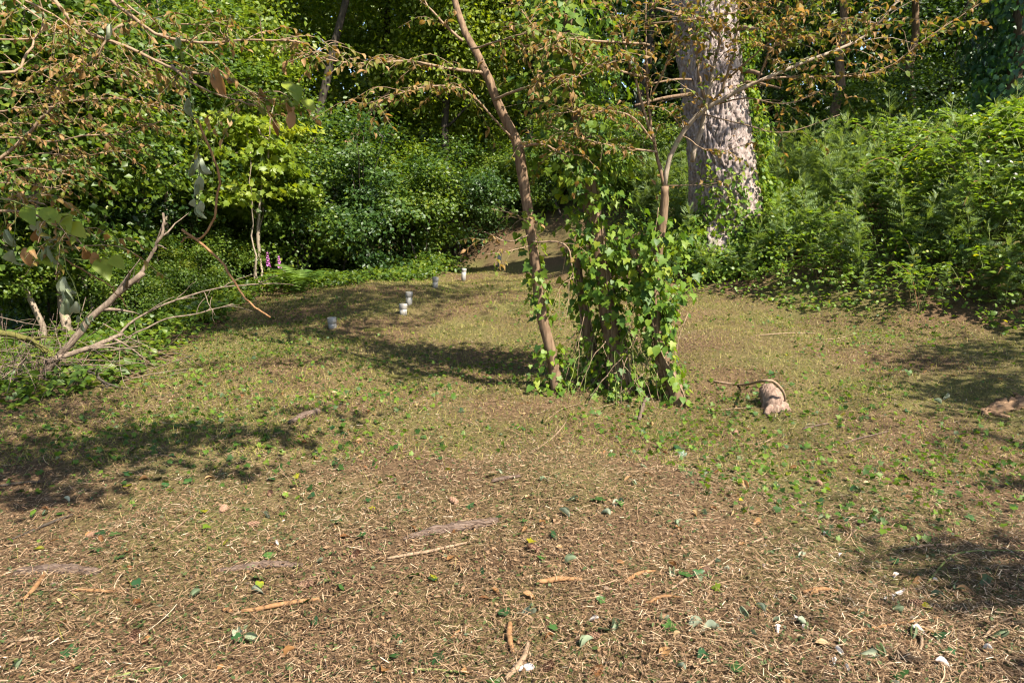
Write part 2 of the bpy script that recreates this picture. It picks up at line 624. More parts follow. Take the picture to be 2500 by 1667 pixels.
litter("straw_litter", "dry straw and chopped stems strewn over the whole clearing floor", "straw", 300000, 1.5, 21.5, 1.85, T_STRAW, M['straw'],
       (.010, .050), (.0012, .0032), lambda x, y, n: rng.beta(1.5, 1.6, n) + .08 * vnoise(x, y, 9, 2), .15, .030)
litter("stalk_litter", "long bent dry grass stalks lying across the clearing", "straw", 5000, 1.6, 12, 1.6, T_STALK, M['straw'],
       (.06, .17), (.0016, .0036), lambda x, y, n: rng.beta(2, 2, n), .10, .03)
litter("leaf_crumbs", "shredded brown and green leaf crumbs mixed in the straw", "leaf litter", 90000, 1.5, 17, 1.75, T_DIAMOND, M['bits'],
       (.008, .030), (.007, .024), lambda x, y, n: np.clip(rng.uniform(0, 1, n) - .26 * green_patch(x, y) - .03 * np.clip(y - 3.0, 0, 6) - .03, 0, 1), .30, .018)


def up_frames(n, lean, r=rng):
    a = np.c_[r.normal(0, lean, n), r.normal(0, lean, n), np.ones(n)]
    yaw = r.uniform(0, 2 * np.pi, n)
    return frames(a, np.c_[np.cos(yaw), np.sin(yaw), np.zeros(n)])


T_BLADE = (np.array([[-.5, 0, 0], [.5, 0, 0], [.12, 1, .22]]), np.array([[0, 1, 2]]))


def grass(name, label, n, d0, d1, power, hh, ww, lean, bias, keep=None):
    x, y = frustum_points(n, d0, d1, power, .95)
    k = clear_mask(x, y)
    dens = .5 + .5 * green_patch(x, y)
    k &= rng.uniform(0, 1, len(x)) < np.clip(dens + .12 * (y - 5), .05, 1)
    if keep is not None:
        k &= keep(x, y)
    x, y = x[k], y[k]
    n = len(x)
    L = rng.uniform(*hh, n)
    W = rng.uniform(*ww, n) * (1 + .08 * np.maximum(0, y - 5))
    r = np.clip(rng.normal(bias, .22, n) - .12 * green_patch(x, y), 0, 1)
    me = scatter_mesh(name, T_BLADE, np.c_[x, y, H(x, y) - .003], up_frames(n, lean), np.c_[W, L, L], r, M['grass'])
    link(name, me, label=label, cat="grass", kind="stuff")


grass("mown_grass", "short mown yellow green grass growing across the clearing", 300000, 4.0, 20.5, 1.3, (.02, .07), (.003, .006), .8, .42)
grass("grass_stubble", "sparse pale stubble standing in the straw of the near clearing", 6000, 1.8, 9, 1.5, (.03, .09), (.002, .0035), .4, .6)


def ground_leaves(name, label, n, region, size, tmpl, mat, lift, shade_rnd=(0, 1), tilt=.35):
    x, y = region(n)
    n = len(x)
    p = np.c_[x, y, H(x, y) + rng.uniform(.004, lift, n)]
    R = flat_frames(n, tilt)
    me = scatter_mesh(name, tmpl, p, R, rng.uniform(*size, n), rng.uniform(*shade_rnd, n), mat)
    return link(name, me, label=label, cat="ground cover", kind="stuff")


def reg_patch(n):
    x, y = frustum_points(n, 3.0, 13, 1.3, .95)
    k = clear_mask(x, y) & (green_patch(x, y) + .18 * rng.normal(0, 1, n) > np.interp(y, [3, 4.5, 8, 13], [.5, .02, -.05, .1]))
    return x[k], y[k]


ground_leaves("creeping_ivy", "small green ivy sprigs creeping through the mown clearing", 26000, reg_patch, (.016, .046), T_IVY, M['ivy'], .035, (-.1, .75), .5)

# ------------------------------------------------------------------ the six drain pipes
def lathe(profile, sides=28):
    pr = np.array(profile)
    a = np.linspace(0, 2 * np.pi, sides, endpoint=False)
    v = np.stack([pr[:, None, 0] * np.cos(a), pr[:, None, 0] * np.sin(a), np.repeat(pr[:, 1:2], sides, 1)], -1).reshape(-1, 3)
    m = len(pr)
    i = np.arange(m - 1)[:, None] * sides
    j = np.arange(sides)[None]
    k = (j + 1) % sides
    return v, np.stack([i + j, i + k, i + sides + k, i + sides + j], -1).reshape(-1, 4)


def pipe(u, v, dia, h, cap_h, tilt, label, sleeve=True):
    p = ground_at(u, v)
    r0 = dia / 2 * .90
    r1 = dia / 2
    t = thing("drain_pipe", label, "pipe", p - [0, 0, .05], "white drain pipe stubs across the clearing")
    t.rotation_euler = tilt
    v_, q_ = lathe([(r0 - .006, h - cap_h - .02), (r0 - .006, 0), (r0, 0), (r0, h - cap_h + .012), (r0 - .006, h - cap_h + .012)])
    link("tube", np_mesh("tube", v_, None, M['pipe'], None, q_, False), t)
    b = .004
    v_, q_ = lathe([(r0 + .001, h - cap_h), (r1 - b, h - cap_h), (r1, h - cap_h + b), (r1, h - b), (r1 - b, h), (r1 * .55, h + .004), (.002, h + .005)])
    link("cap", np_mesh("cap", v_, None, M['pipe'], None, q_, False), t)


pipe(812, 800, .118, .185, .075, (.02, -.02, 0), "short stout capped white pipe stub standing alone at the lower end of the pipe row")
pipe(984, 767, .116, .195, .07, (0, .03, 0), "wide capped white pipe stub with a stained rim just in front of a slimmer one")
pipe(998, 744, .108, .24, .075, (.01, .05, 0), "capped white pipe stub directly behind a wider stub in the sunlit grass")
pipe(1062, 702, .108, .23, .075, (0, .06, .4), "tan stained capped pipe stub beside the bright low bush at the thicket edge")
pipe(1131, 686, .100, .30, .06, (.02, .07, 0), "slim clean white pipe leaning on the slope, second from the uphill end")
pipe(1219, 650, .104, .35, .04, (0, .02, 0), "tall straight white pipe at the uphill end of the row behind the leaning sapling")


# ------------------------------------------------------------------ trees and shrubs of the woods
def wobble(p, amp, r=rng):
    p = p.copy()
    n = len(p)
    w = np.cumsum(r.normal(0, amp, (n, 3)), 0)
    w -= np.linspace(0, 1, n)[:, None] * w[-1]
    p[1:-1] += w[1:-1] * [1, 1, .3]
    return p


def crown_cloud(centre, radii, n_leaf, n_clump, r, flat=.5, spread=.2, hollow=2.0, low_cut=-1.0, sun_up=.5):
    d = unit(r.normal(0, 1, (n_clump, 3)))
    k = d[:, 2] > low_cut
    d[~k, 2] *= -1
    rad = r.uniform(0, 1, n_clump) ** (1 / hollow)
    c = centre + d * rad[:, None] * radii
    cl = r.integers(0, n_clump, n_leaf)
    sig = spread * np.mean(radii) * r.uniform(.5, 1.35, n_clump)
    off = r.normal(0, 1, (n_leaf, 3)) * [1, 1, flat]
    p = c[cl] + off * sig[cl][:, None]
    out = unit(p - centre)
    nrm = np.array([0, 0, sun_up]) + out * [.75, .75, .4] + r.normal(0, .5, (n_leaf, 3))
    ax = r.normal(0, 1, (n_leaf, 3)) * [1, 1, .35] + out * .4 - [0, 0, .35]
    tone = r.normal(.5, .17, n_clump)[cl] + r.normal(0, .16, n_leaf)
    return p, frames(ax, nrm), np.clip(tone, 0, 1), c


def woodland_tree(name, label, base, h, crown_lo, rad, n_leaf, leaf, tmpl, mat, lean=(0, 0), tr=.12, seed=0, n_clump=60, bark='dark_bark',
                  group="trees of the surrounding woods", cat="tree", n_limb=9, spread=.2, flat=.5, hollow=2.0, stems=1, off=(0, 0), cut=-1):
    r = np.random.default_rng(seed)
    base = np.asarray(base, float)
    n_leaf = int(n_leaf * 1.08)
    t = thing(name, label, cat, base, group)
    top = np.array([lean[0], lean[1], h * .93])
    cz = (h + crown_lo) / 2
    centre = np.array([lean[0] * cz / h + off[0], lean[1] * cz / h + off[1], cz])
    radii = np.array([rad, rad, (h - crown_lo) / 2])
    p, R, tone, c = crown_cloud(centre, radii, n_leaf, n_clump, r, flat, spread, hollow, cut)
    ok = p[:, 2] > .05 + float(H(base[0], base[1])) * 0
    p, R, tone = p[ok], R[ok], tone[ok]
    paths = []
    for s in range(stems):
        sp = np.array([r.normal(0, .08 * stems), r.normal(0, .08 * stems), 0]) * (stems > 1)
        tp = top * (1 if s == 0 else r.uniform(.6, .95)) + (np.array([r.normal(0, rad * .45), r.normal(0, rad * .45), 0]) if stems > 1 else 0)
        path = wobble(spline([sp - [0, 0, .15], sp * .5 + tp * .35 + [0, 0, .1], tp], 14), h * .008, r)
        paths.append(path)
        trr = tr * (1 if s == 0 else r.uniform(.5, .9))
        link("trunk" if stems == 1 else "stem", MB().tube(path, [trr * 1.35, trr, trr * .8, trr * .55, trr * .2], 9, rough=.03).mesh("trunk", M[bark]), t)
    order = r.permutation(len(c))[:n_limb]
    for i in order:
        e = c[i]
        path = paths[r.integers(0, len(paths))]
        z0 = np.clip(e[2] - r.uniform(.3, 1.0) * np.linalg.norm(e[:2] - path[7, :2]) * .6, h * .12, h * .9)
        a = path[np.argmin(np.abs(path[:, 2] - z0))]
        mid = (a + e) / 2 + [0, 0, .12 * np.linalg.norm(e - a)]
        mb = MB().tube(wobble(spline([a, mid, e], 9), .03, r), [tr * .38, tr * .22, tr * .07], 5)
        for _ in range(3):
            b0 = spline([a, mid, e], 9)[r.integers(4, 9)]
            mb.tube(wobble(spline([b0, b0 + r.normal(0, .28 * rad * .5, 3) * [1, 1, .5]], 5), .02, r), [tr * .12, tr * .03], 4, cap=False)
        link("limb", mb.mesh("limb", M[bark]), t)
    n = len(p)
    s = leaf * r.uniform(.6, 1.25, n)
    link("crown", scatter_mesh("crown", tmpl, p, R, s, tone, M[mat]), t)
    return t


def copy_tree(root, loc, rz=0.0, sc=1.0, label=None, group=None, name=None):
    c = root.copy()
    COL.objects.link(c)
    c.location = [float(k) for k in loc]
    c.rotation_euler = (0, 0, rz)
    c.scale = (sc, sc, sc)
    if label:
        c['label'] = label
    if group:
        c['group'] = group
    for ch in root.children:
        d = ch.copy()
        COL.objects.link(d)
        d.parent = c
        for g in ch.children:
            e = g.copy()
            COL.objects.link(e)
            e.parent = d
    return c


def at(u, d):
    """ground point seen in the photo column u, d metres away"""
    x = (u - 1250) / F * d * 1.03
    return G(x, d)


def wt(u, d, label, h, lo, rad, n, leaf, mat, seed, **k):
    return woodland_tree(k.pop('name', "broadleaf_tree"), label, at(u, d), h, lo, rad, n, leaf, k.pop('tmpl', T_DIAMOND), mat, seed=seed, **k)


# far trees closing the clearing
wt(430, 20, "tall bright tree in the far woods behind the left thicket", 13, 2.5, 3.2, 22000, .14, 'far_leaf', 1, lean=(.6, 0), tr=.14)
wt(640, 21, "yellow green tree in the far woods left of the dark leaning trunk", 13, 2.0, 3.0, 22000, .135, 'yellow_leaf', 2, tr=.13)
wt(980, 23, "sunlit yellow green tree behind the gap where sky shows through", 14, 5.0, 3.2, 22000, .135, 'yellow_leaf', 4, tr=.15)
wt(1110, 20.5, "dense sunlit tree with glossy bright leaves behind the uphill pipes", 12, 1.6, 2.3, 24000, .12, 'yellow_leaf', 5, tr=.12, hollow=2.6)
wt(1270, 21.5, "mid green tree in the far woods behind the leaning sapling", 13, 1.8, 2.6, 20000, .13, 'yellow_leaf', 6, tr=.13)
wt(1450, 22, "shaded deep green tree in the far woods behind the ivy column", 13, 1.8, 3.0, 18000, .12, 'dark_leaf', 7, tr=.15)
wt(250, 22, "tall pale leaved tree furthest back on the left of the woods", 14, 3.0, 3.6, 20000, .15, 'yellow_leaf', 8, tr=.16)
wt(20, 19, "tall green tree behind the thicket at the woodland corner", 13, 2.5, 3.4, 20000, .14, 'far_leaf', 9, tr=.14)
# the dark leaning trunk that crosses the upper woods
lt = woodland_tree("leaning_tree", "dark slender trunk leaning right in front of the bright far trees", at(722, 17), 12, 6.2, 2.4, 16000, .10, T_DIAMOND, 'far_leaf',
                   lean=(3.0, .6), tr=.13, seed=3, off=(.1, .2))
wt(545, 15.5, "straight thin dark trunked tree rising out of the left thicket", 11, 3.6, 2.2, 18000, .115, 'yellow_leaf', 10, lean=(.3, .2), tr=.10)

# left thicket
thick = "shrubs and small trees of the left thicket"
for i, (u, d, h, lo, rad, n, mat, lab) in enumerate([
        (-230, 7.6, 5.5, .9, 1.5, 15000, 'far_leaf', "leafy hazel shrub at the outer end of the left thicket"),
        (40, 8.6, 5.8, 1.1, 1.6, 18000, 'far_leaf', "mid green hazel shrub behind the bleached brush pile"),
        (215, 10.2, 6.0, .9, 1.7, 19000, 'far_leaf', "green hazel shrub behind the slanting dead branch"),
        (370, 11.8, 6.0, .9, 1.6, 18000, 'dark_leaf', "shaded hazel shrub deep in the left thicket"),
        (500, 13.5, 6.2, 1.1, 1.6, 17000, 'far_leaf', "hazel shrub with several dark stems at the thicket's clearing edge"),
        (655, 16.0, 6.0, .6, 1.7, 15000, 'far_leaf', "mid green shrub behind the fern and the foxgloves")]):
    wt(u, d, lab, h, lo * .4, rad, n, .10, mat, 30 + i, name="hazel_shrub", cat="shrub", tmpl=T_DIAMOND if i > 2 else T_OVAL if i == 0 else T_DIAMOND,
       tr=.05, stems=4, bark='grey_bark', group=thick, n_clump=75, spread=.17, flat=.35, hollow=2.4)
wt(610, 12.6, "vine maple spray with pale yellow green leaves overhanging the clearing edge", 3.6, 1.35, 1.0, 3600, .105, 'yellow_leaf', 41, name="vine_maple", cat="shrub",
   tmpl=T_MAPLE, tr=.03, stems=3, bark='grey_bark', group=thick, n_clump=34, flat=.25, lean=(.4, 0))

# understory at the far end of the clearing: two shrubs built, the others copied
sh1 = wt(735, 14.2, "dark rounded understory shrub left of the hollow at the far clearing edge", 2.9, .05, 1.3, 11000, .085, 'far_leaf', 50, name="understory_shrub", cat="shrub",
         tr=.03, stems=4, bark='dark_bark', group="understory shrubs", n_clump=50)
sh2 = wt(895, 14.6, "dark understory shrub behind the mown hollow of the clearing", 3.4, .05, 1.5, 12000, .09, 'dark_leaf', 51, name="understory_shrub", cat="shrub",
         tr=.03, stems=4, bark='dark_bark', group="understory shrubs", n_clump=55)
sh3 = wt(1020, 15.8, "lighter leafy understory shrub behind the stained pipe stub", 2.8, .05, 1.2, 10000, .085, 'far_leaf', 52, name="understory_shrub", cat="shrub",
         tr=.03, stems=4, bark='dark_bark', group="understory shrubs", n_clump=50)
for k, (src, u, d, rz, sc, lab) in enumerate([
        (sh1, 985, 17.0, 1.2, 1.1, "dark shrub set back among the far understory behind two close pipe stubs"),
        (sh2, 1125, 18.2, 2.2, .9, "dark shrub behind the slim leaning pipe"),
        (sh3, 1240, 19.8, .7, .85, "leafy shrub just behind the tall uphill pipe"),
        (sh1, 1385, 20.0, 3.0, 1.0, "dark shrub behind the leaning sapling's trunk"),
        (sh3, 1340, 18.4, 2.5, .8, "leafy shrub on the slope between the sapling and the ivy column"),
        (sh2, 1450, 18.0, 1.5, .85, "dark shrub on the slope behind the ivy column"),
        (sh1, 1560, 16.6, 4.5, .8, "dark shrub on the slope between ivy column and fir"),
        (sh2, 820, 16.8, 4.1, 1.1, "dark shrub set back behind the foxgloves"),
        (sh1, 640, 15.2, 5.0, .9, "dark shrub between the foxgloves and the hazels"),
        (sh2, 560, 15.0, 5.3, .72, "low dark shrub under the vine maple spray"),
        (sh1, 420, 13.0, .4, .7, "low dark shrub at the foot of the hazel stems"),
        (sh2, 260, 11.5, 2.6, .66, "low dark shrub behind the slanting dead branch"),
        (sh1, 120, 9.6, 3.4, .62, "low dark shrub behind the bleached stalks"),
        (sh3, 345, 9.0, 2.9, .42, "small leafy shrub at the clearing edge below the slanting dead branch"),
        (sh1, 455, 10.6, 1.1, .45, "small leafy shrub at the clearing edge under the arching twigs"),
        (sh3, 560, 12.4, 3.6, .5, "small leafy shrub at the clearing edge beside the fern"),
        (sh3, -60, 8.2, 1.9, .62, "low leafy shrub behind the mossy fallen branch")]):
    copy_tree(src, at(u, d), rz, sc, lab)

# woods behind the bank, right of the fir: crowns high, hollow dark below
back = "trees behind the overgrown bank"
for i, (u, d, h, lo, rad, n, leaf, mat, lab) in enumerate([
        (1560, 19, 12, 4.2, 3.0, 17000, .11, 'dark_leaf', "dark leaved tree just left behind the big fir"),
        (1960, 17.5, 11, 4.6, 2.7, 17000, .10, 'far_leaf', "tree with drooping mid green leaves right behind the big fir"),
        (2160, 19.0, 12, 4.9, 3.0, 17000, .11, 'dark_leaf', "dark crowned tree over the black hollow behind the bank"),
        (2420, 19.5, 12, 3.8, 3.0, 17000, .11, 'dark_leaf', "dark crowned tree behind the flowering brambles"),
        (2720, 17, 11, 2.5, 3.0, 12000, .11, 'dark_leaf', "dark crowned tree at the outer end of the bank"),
        (2590, 13.6, 12, 4.6, 3.0, 17000, .14, 'dark_leaf', "broad dark maple at the outer end of the bank added to shade the hollow"),  # unseen tree, added so its crown keeps the sun off the hollow
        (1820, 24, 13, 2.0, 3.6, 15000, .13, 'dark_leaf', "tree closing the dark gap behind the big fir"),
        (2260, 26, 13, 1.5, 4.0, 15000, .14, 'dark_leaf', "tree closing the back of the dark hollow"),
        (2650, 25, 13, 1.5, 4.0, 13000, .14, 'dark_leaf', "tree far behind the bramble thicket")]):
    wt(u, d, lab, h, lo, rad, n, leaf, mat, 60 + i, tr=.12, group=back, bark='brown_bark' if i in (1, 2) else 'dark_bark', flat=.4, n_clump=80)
for k, (src, u, d, rz, sc, lab) in enumerate([
        (sh2, 1700, 19, 1.0, .9, "dark shrub in shade behind the big fir's left side"),
        (sh1, 1930, 20, 2.0, 1.0, "dark shrub in the hollow right behind the fir"),
        (sh2, 2080, 21.5, 3.3, .95, "dark shrub at the back of the black hollow"),
        (sh1, 2250, 20.5, .2, 1.0, "dark shrub behind the bank's thistles"),
        (sh1, 2010, 17.6, 5.6, 1.05, "dark shrub at the front of the hollow behind the thistle spires"),
        (sh2, 2150, 18.0, 2.7, 1.05, "broad dark shrub filling the front of the hollow"),
        (sh2, 2400, 17.5, 5.1, 1.0, "dark shrub behind the white bramble flowers"),
        (sh3, 2560, 14.5, 4.0, 1.0, "leafy shrub at the outer end of the bank")]):
    copy_tree(src, at(u, d), rz, sc, lab)

# ivy clad tree at the right
ic = thing("ivy_clad_tree", "tall trunk buried in glossy dark ivy behind the flowering brambles", "tree", at(2390, 13.0), back)
r = np.random.default_rng(77)
pth = wobble(spline([[0, 0, -.1], [.1, .1, 4], [.2, .1, 10]], 14), .05, r)
link("trunk", MB().tube(pth, [.22, .17, .1], 9).mesh("trunk", M['brown_bark']), ic)
n = 9000
t_ = r.uniform(.16, 1, n)
pc = np.array([np.interp(t_, np.linspace(0, 1, 14), pth[:, k]) for k in range(3)]).T
an = r.uniform(0, 6.283, n)
lobe = .75 + .45 * np.sin(an * 2 + pc[:, 2] * 1.7) * np.sin(pc[:, 2] * 2.3 + 1)
outd = np.c_[np.cos(an), np.sin(an), np.zeros(n)]
pp = pc + outd * (lobe * r.uniform(.65, 1.2, n))[:, None]
link("ivy", scatter_mesh("ivy", T_HEART, pp, frames(np.c_[r.normal(0, .5, (n, 2)), -np.ones(n)], outd + [0, 0, .5] + r.normal(0, .3, (n, 3))),
                         r.uniform(.07, .13, n), np.clip(r.normal(.5, .25, n), 0, 1), M['dark_ivy']), ic)

# far wood that reads as one mass
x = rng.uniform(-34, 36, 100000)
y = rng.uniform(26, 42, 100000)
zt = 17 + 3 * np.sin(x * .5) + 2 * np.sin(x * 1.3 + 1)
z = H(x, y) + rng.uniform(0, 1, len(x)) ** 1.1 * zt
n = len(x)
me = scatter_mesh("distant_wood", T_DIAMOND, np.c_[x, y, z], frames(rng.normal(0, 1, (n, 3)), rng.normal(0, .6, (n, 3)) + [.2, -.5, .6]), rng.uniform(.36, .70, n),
                  np.clip(rng.normal(.5, .25, n) - .75 * (x > 3), 0, 1), M['far_leaf'])  # leaf tone lowered on the right: the hollow's shade put into the colour
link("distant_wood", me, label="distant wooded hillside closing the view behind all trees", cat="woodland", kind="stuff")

# broken sunlit trunk hung up in the far trees
p0, p1 = P(820, 388, 18), P(893, 292, 18.4)
t = thing("broken_trunk", "orange lit broken trunk lodged slanting in the far trees", "log", p0)
link("trunk", MB().tube(wobble(spline([p0 - p0, (p1 - p0) * .5, p1 - p0], 9), .02), [.09, .10, .085], 10, rough=.08).mesh("log", M['rot_wood']), t)
for a, b in (((893, 292), (950, 225)), ((870, 320), (960, 330))):
    q0, q1 = P(*a, 18.2), P(*b, 18.6)
    link("snag", MB().tube(wobble(spline([q0 - p0, (q0 + q1) / 2 - p0, q1 - p0], 6), .03), [.07, .03], 6).mesh("snag", M['rot_wood']), t)

# ------------------------------------------------------------------ the big fir
def worley(x, y, seed, wrap=None):
    ix, iy = np.floor(x).astype(int), np.floor(y).astype(int)
    f1 = np.full(x.shape, 9.0)
    f2 = np.full(x.shape, 9.0)
    val = np.zeros(x.shape)
    for dx in (-1, 0, 1):
        for dy in (-1, 0, 1):
            cx, cy_ = ix + dx, iy + dy
            kx = cx % wrap if wrap else cx
            h = np.sin(kx * 127.1 + cy_ * 311.7 + seed) * 43758.5453
            h2 = np.sin(kx * 269.5 + cy_ * 183.3 + seed) * 43758.5453
            px_, py_ = cx + (h - np.floor(h)), cy_ + (h2 - np.floor(h2))
            d = np.hypot(px_ - x, py_ - y)
            nearer = d < f1
            f2 = np.where(nearer, f1, np.minimum(f2, d))
            val = np.where(nearer, h - np.floor(h), val)
            f1 = np.minimum(f1, d)
    return f1, f2, val


FD = 12.6
fir_base = G(*(P(1778, 640, FD)[:2]))
t = thing("fir_tree", "massive fir with furrowed pinkish grey bark rising from the ivy on the bank", "tree", fir_base)
cl_px = [(1790, 700), (1784, 600), (1768, 450), (1752, 300), (1732, 150), (1716, 0), (1690, -300)]
cl = np.array([P(u, v, FD) for u, v in cl_px])
cl = np.vstack([cl, cl[-1] + [-.35, .2, 5], cl[-1] + [-.6, .4, 12], cl[-1] + [-.8, .5, 22]])
cl[0, 2] = fir_base[2] - .3
path = spline(cl - fir_base, 400)
hh = path[:, 2]
NS = 210
ang = np.linspace(0, 2 * np.pi, NS, endpoint=False)
rad = np.interp(hh, [-.3, 0, .35, 1.0, 2.0, 4, 7, 27], [.95, .80, .68, .60, .56, .53, .48, .08])
A, Zz = np.meshgrid(ang, hh)
lob = np.exp(-np.maximum(Zz + .1, 0) / .5) * .16 * np.sin(A * 5 + .6)
wp = .55 * np.sin(Zz * 3.1 + A * 2) + .35 * np.sin(Zz * 7 + A * 5) + .2 * np.sin(Zz * 17 + A * 9)
f1, f2, val = worley(A / (2 * np.pi) * 44 + wp, Zz * 2.7 + .5 * np.sin(A * 9), 3.0, 44)
f1b, f2b, vb = worley(A / (2 * np.pi) * 100 + wp * 2, Zz * 11, 8.0, 100)
crack = np.clip((f2 - f1) / .22, 0, 1) ** .8
fine = np.clip((f2b - f1b) / .4, 0, 1)
seam = np.abs(f1 * 0 + np.sin(0.0))
rr = rad[:, None] * (1 + lob) + (crack - 1) * .060 * np.minimum(1, rad[:, None] / .4) * (.4 + 1.2 * vb) + (val - .5) * .05 + (fine - 1) * .02 + np.random.default_rng(2).normal(0, .003, A.shape)
V = np.stack([path[:, 0:1] + rr * np.cos(A), path[:, 1:2] + rr * np.sin(A), Zz], -1).reshape(-1, 3)
i = np.arange(len(hh) - 1)[:, None] * NS
j = np.arange(NS)[None]
k = (j + 1) % NS
Q = np.stack([i + j, i + k, i + NS + k, i + NS + j], -1).reshape(-1, 4)
link("trunk", np_mesh("trunk", V, None, M['fir_bark'], None, Q, False), t)
for (u0, v0), (u1, v1), r0, lab in (((1800, 172), (1858, 182), .05, None), ((1800, 200), (1905, 216), .028, None), ((1700, 195), (1590, 205), .022, None),
                                    ((1690, 230), (1550, 258), .032, None), ((1790, 75), (1850, 72), .05, None), ((1690, 60), (1600, 20), .03, None)):
    a, b = P(u0, v0, FD - .3), P(u1, v1, FD - .75)
    link("dead_limb", MB().tube(wobble(spline([a, (a + b) / 2 + [0, 0, .03], b], 8), .012) - fir_base, [r0, r0 * .8, r0 * .55], 8, rough=.06).mesh("dead_limb", M['brown_bark']), t)
r = np.random.default_rng(11)
n = 6000
lay = r.uniform(17, 27, n)
an = r.uniform(0, 6.283, n)
ro = r.uniform(.2, 1, n) ** .6 * np.interp(lay, [17, 19, 27], [2.4, 2.8, .4])
pp = np.c_[np.cos(an) * ro - 1.0, np.sin(an) * ro + .3, lay - ro * .3 + r.normal(0, .1, n)]
link("crown", scatter_mesh("crown", T_DIAMOND, pp, frames(np.c_[np.cos(an), np.sin(an), -.4 + 0 * an] + r.normal(0, .4, (n, 3)), r.normal(0, .3, (n, 3)) + [0, 0, 1]),
                           np.c_[r.uniform(.10, .2, n), r.uniform(.3, .6, n), np.ones(n) * .2], r.uniform(0, .6, n), M['dark_leaf']), t)

# ivy on the fir's right flank and round its foot (small leaves)
fi = thing("fir_ivy", "bright ivy climbing the right flank of the big fir and mounding at its foot", "ivy", fir_base + [.4, -.5, 0])
r = np.random.default_rng(12)
n = 2600
hz = r.uniform(-.1, 3.6, n)
px_ = np.interp(hz, path[:, 2], path[:, 0])
py_ = np.interp(hz, path[:, 2], path[:, 1])
pr = np.interp(hz, hh, rad)
an = r.normal(.05, .42, n) - .25 * (hz < 1)
a2 = pr * 1.05 + r.uniform(.02, .26, n) * (1 + .4 * np.sin(hz * 4))
p1 = np.c_[px_ + np.cos(an) * a2, py_ + np.sin(an) * a2, hz]
o1 = np.c_[np.cos(an), np.sin(an) - .3, .3 + 0 * an]
n2 = 5200
an = r.uniform(math.pi * .85, math.pi * 2.25, n2)
a2 = .75 + r.uniform(0, 1, n2) ** 1.2 * (1.0 + .5 * np.cos(an))
hz = np.clip(.85 - (a2 - .75) * .5, 0.05, 1) * r.uniform(.3, 1.0, n2) * (.8 + .3 * np.sin(an * 4))
p2 = np.c_[np.cos(an) * a2, np.sin(an) * a2, hz]
p2[:, 2] += H(p2[:, 0] + fir_base[0], p2[:, 1] + fir_base[1]) - fir_base[2]
o2 = np.c_[np.cos(an) * .6, np.sin(an) * .6, np.ones(n2)]
n3 = 420
an3 = r.uniform(math.pi * 1.15, math.pi * 1.6, n3)
h3 = r.uniform(.2, 1.7, n3) * r.uniform(.3, 1, n3)
p3 = np.c_[np.interp(h3, path[:, 2], path[:, 0]) + np.cos(an3) * (np.interp(h3, hh, rad) + .04), np.interp(h3, path[:, 2], path[:, 1]) + np.sin(an3) * (np.interp(h3, hh, rad) + .04), h3]
o3 = np.c_[np.cos(an3), np.sin(an3), .3 + 0 * an3]
pp = np.vstack([p1, p2, p3])
oo = np.vstack([o1, o2, o3])
n = len(pp)
ob = link("ivy_leaf", scatter_mesh("ivy_leaf", T_HEART, pp - [.4, -.5, 0], frames(np.c_[r.normal(0, .6, (n, 2)), -np.ones(n) * .8] + oo * .3, oo + r.normal(0, .35, (n, 3))), r.uniform(.05, .095, n),
                          np.clip(r.normal(.62, .24, n), 0, 1), M['ivy']), fi, kind="stuff")


# ------------------------------------------------------------------ near leaves as single parts
_leaf_cache = {}


def leaf_objects(parent, origin, tmpls, tag_, mat, pos, R, s, rnd, kind_ix, names, max_single=290, stuff_name="leaf_mass", smooth=True, owners=None):
    """the leaves that show largest become parts of their own (shared meshes); the rest one part"""
    u, v, z = project(pos)
    vis = (u > -20) & (u < 2520) & (v > -20) & (v < 1690) & (z > .3)
    score = np.where(vis, s / np.maximum(z, .3), 0)
    order = np.argsort(-score)
    single = [i for i in order[:max_single] if score[i] > 0]
    o = np.asarray(origin, float)
    for i in single:
        kq = int(np.clip(rnd[i], 0, .999) * 8)
        key = (tag_, int(kind_ix[i]), kq)
        if key not in _leaf_cache:
            tv, tf = tmpls[int(kind_ix[i])]
            _leaf_cache[key] = np_mesh(names, tv, tf, mat, np.full(len(tf), (kq + .5) / 8), smooth=smooth)
        ob = bpy.data.objects.new(names, _leaf_cache[key])
        COL.objects.link(ob)
        ob.parent = owners[i] if owners is not None and owners[i] is not None else parent
        m = np.eye(4)
        m[:3, :3] = R[i] * s[i]
        m[:3, 3] = pos[i] - o
        ob.matrix_basis = Matrix(m.tolist())
    rest = np.setdiff1d(np.arange(len(pos)), single)
    if len(rest):
        vs, fs, rs, off = [], [], [], 0
        for kk in np.unique(kind_ix[rest]):
            ii = rest[kind_ix[rest] == kk]
            v_, f_ = scatter(tmpls[int(kk)], pos[ii] - o, R[ii], s[ii])
            vs.append(v_)
            fs.append(f_ + off)
            rs.append(np.repeat(rnd[ii], len(tmpls[int(kk)][1])))
            off += len(v_)
        link(stuff_name, np_mesh(stuff_name, np.vstack(vs), np.vstack(fs), mat, np.concatenate(rs), smooth=smooth), parent, kind="stuff")


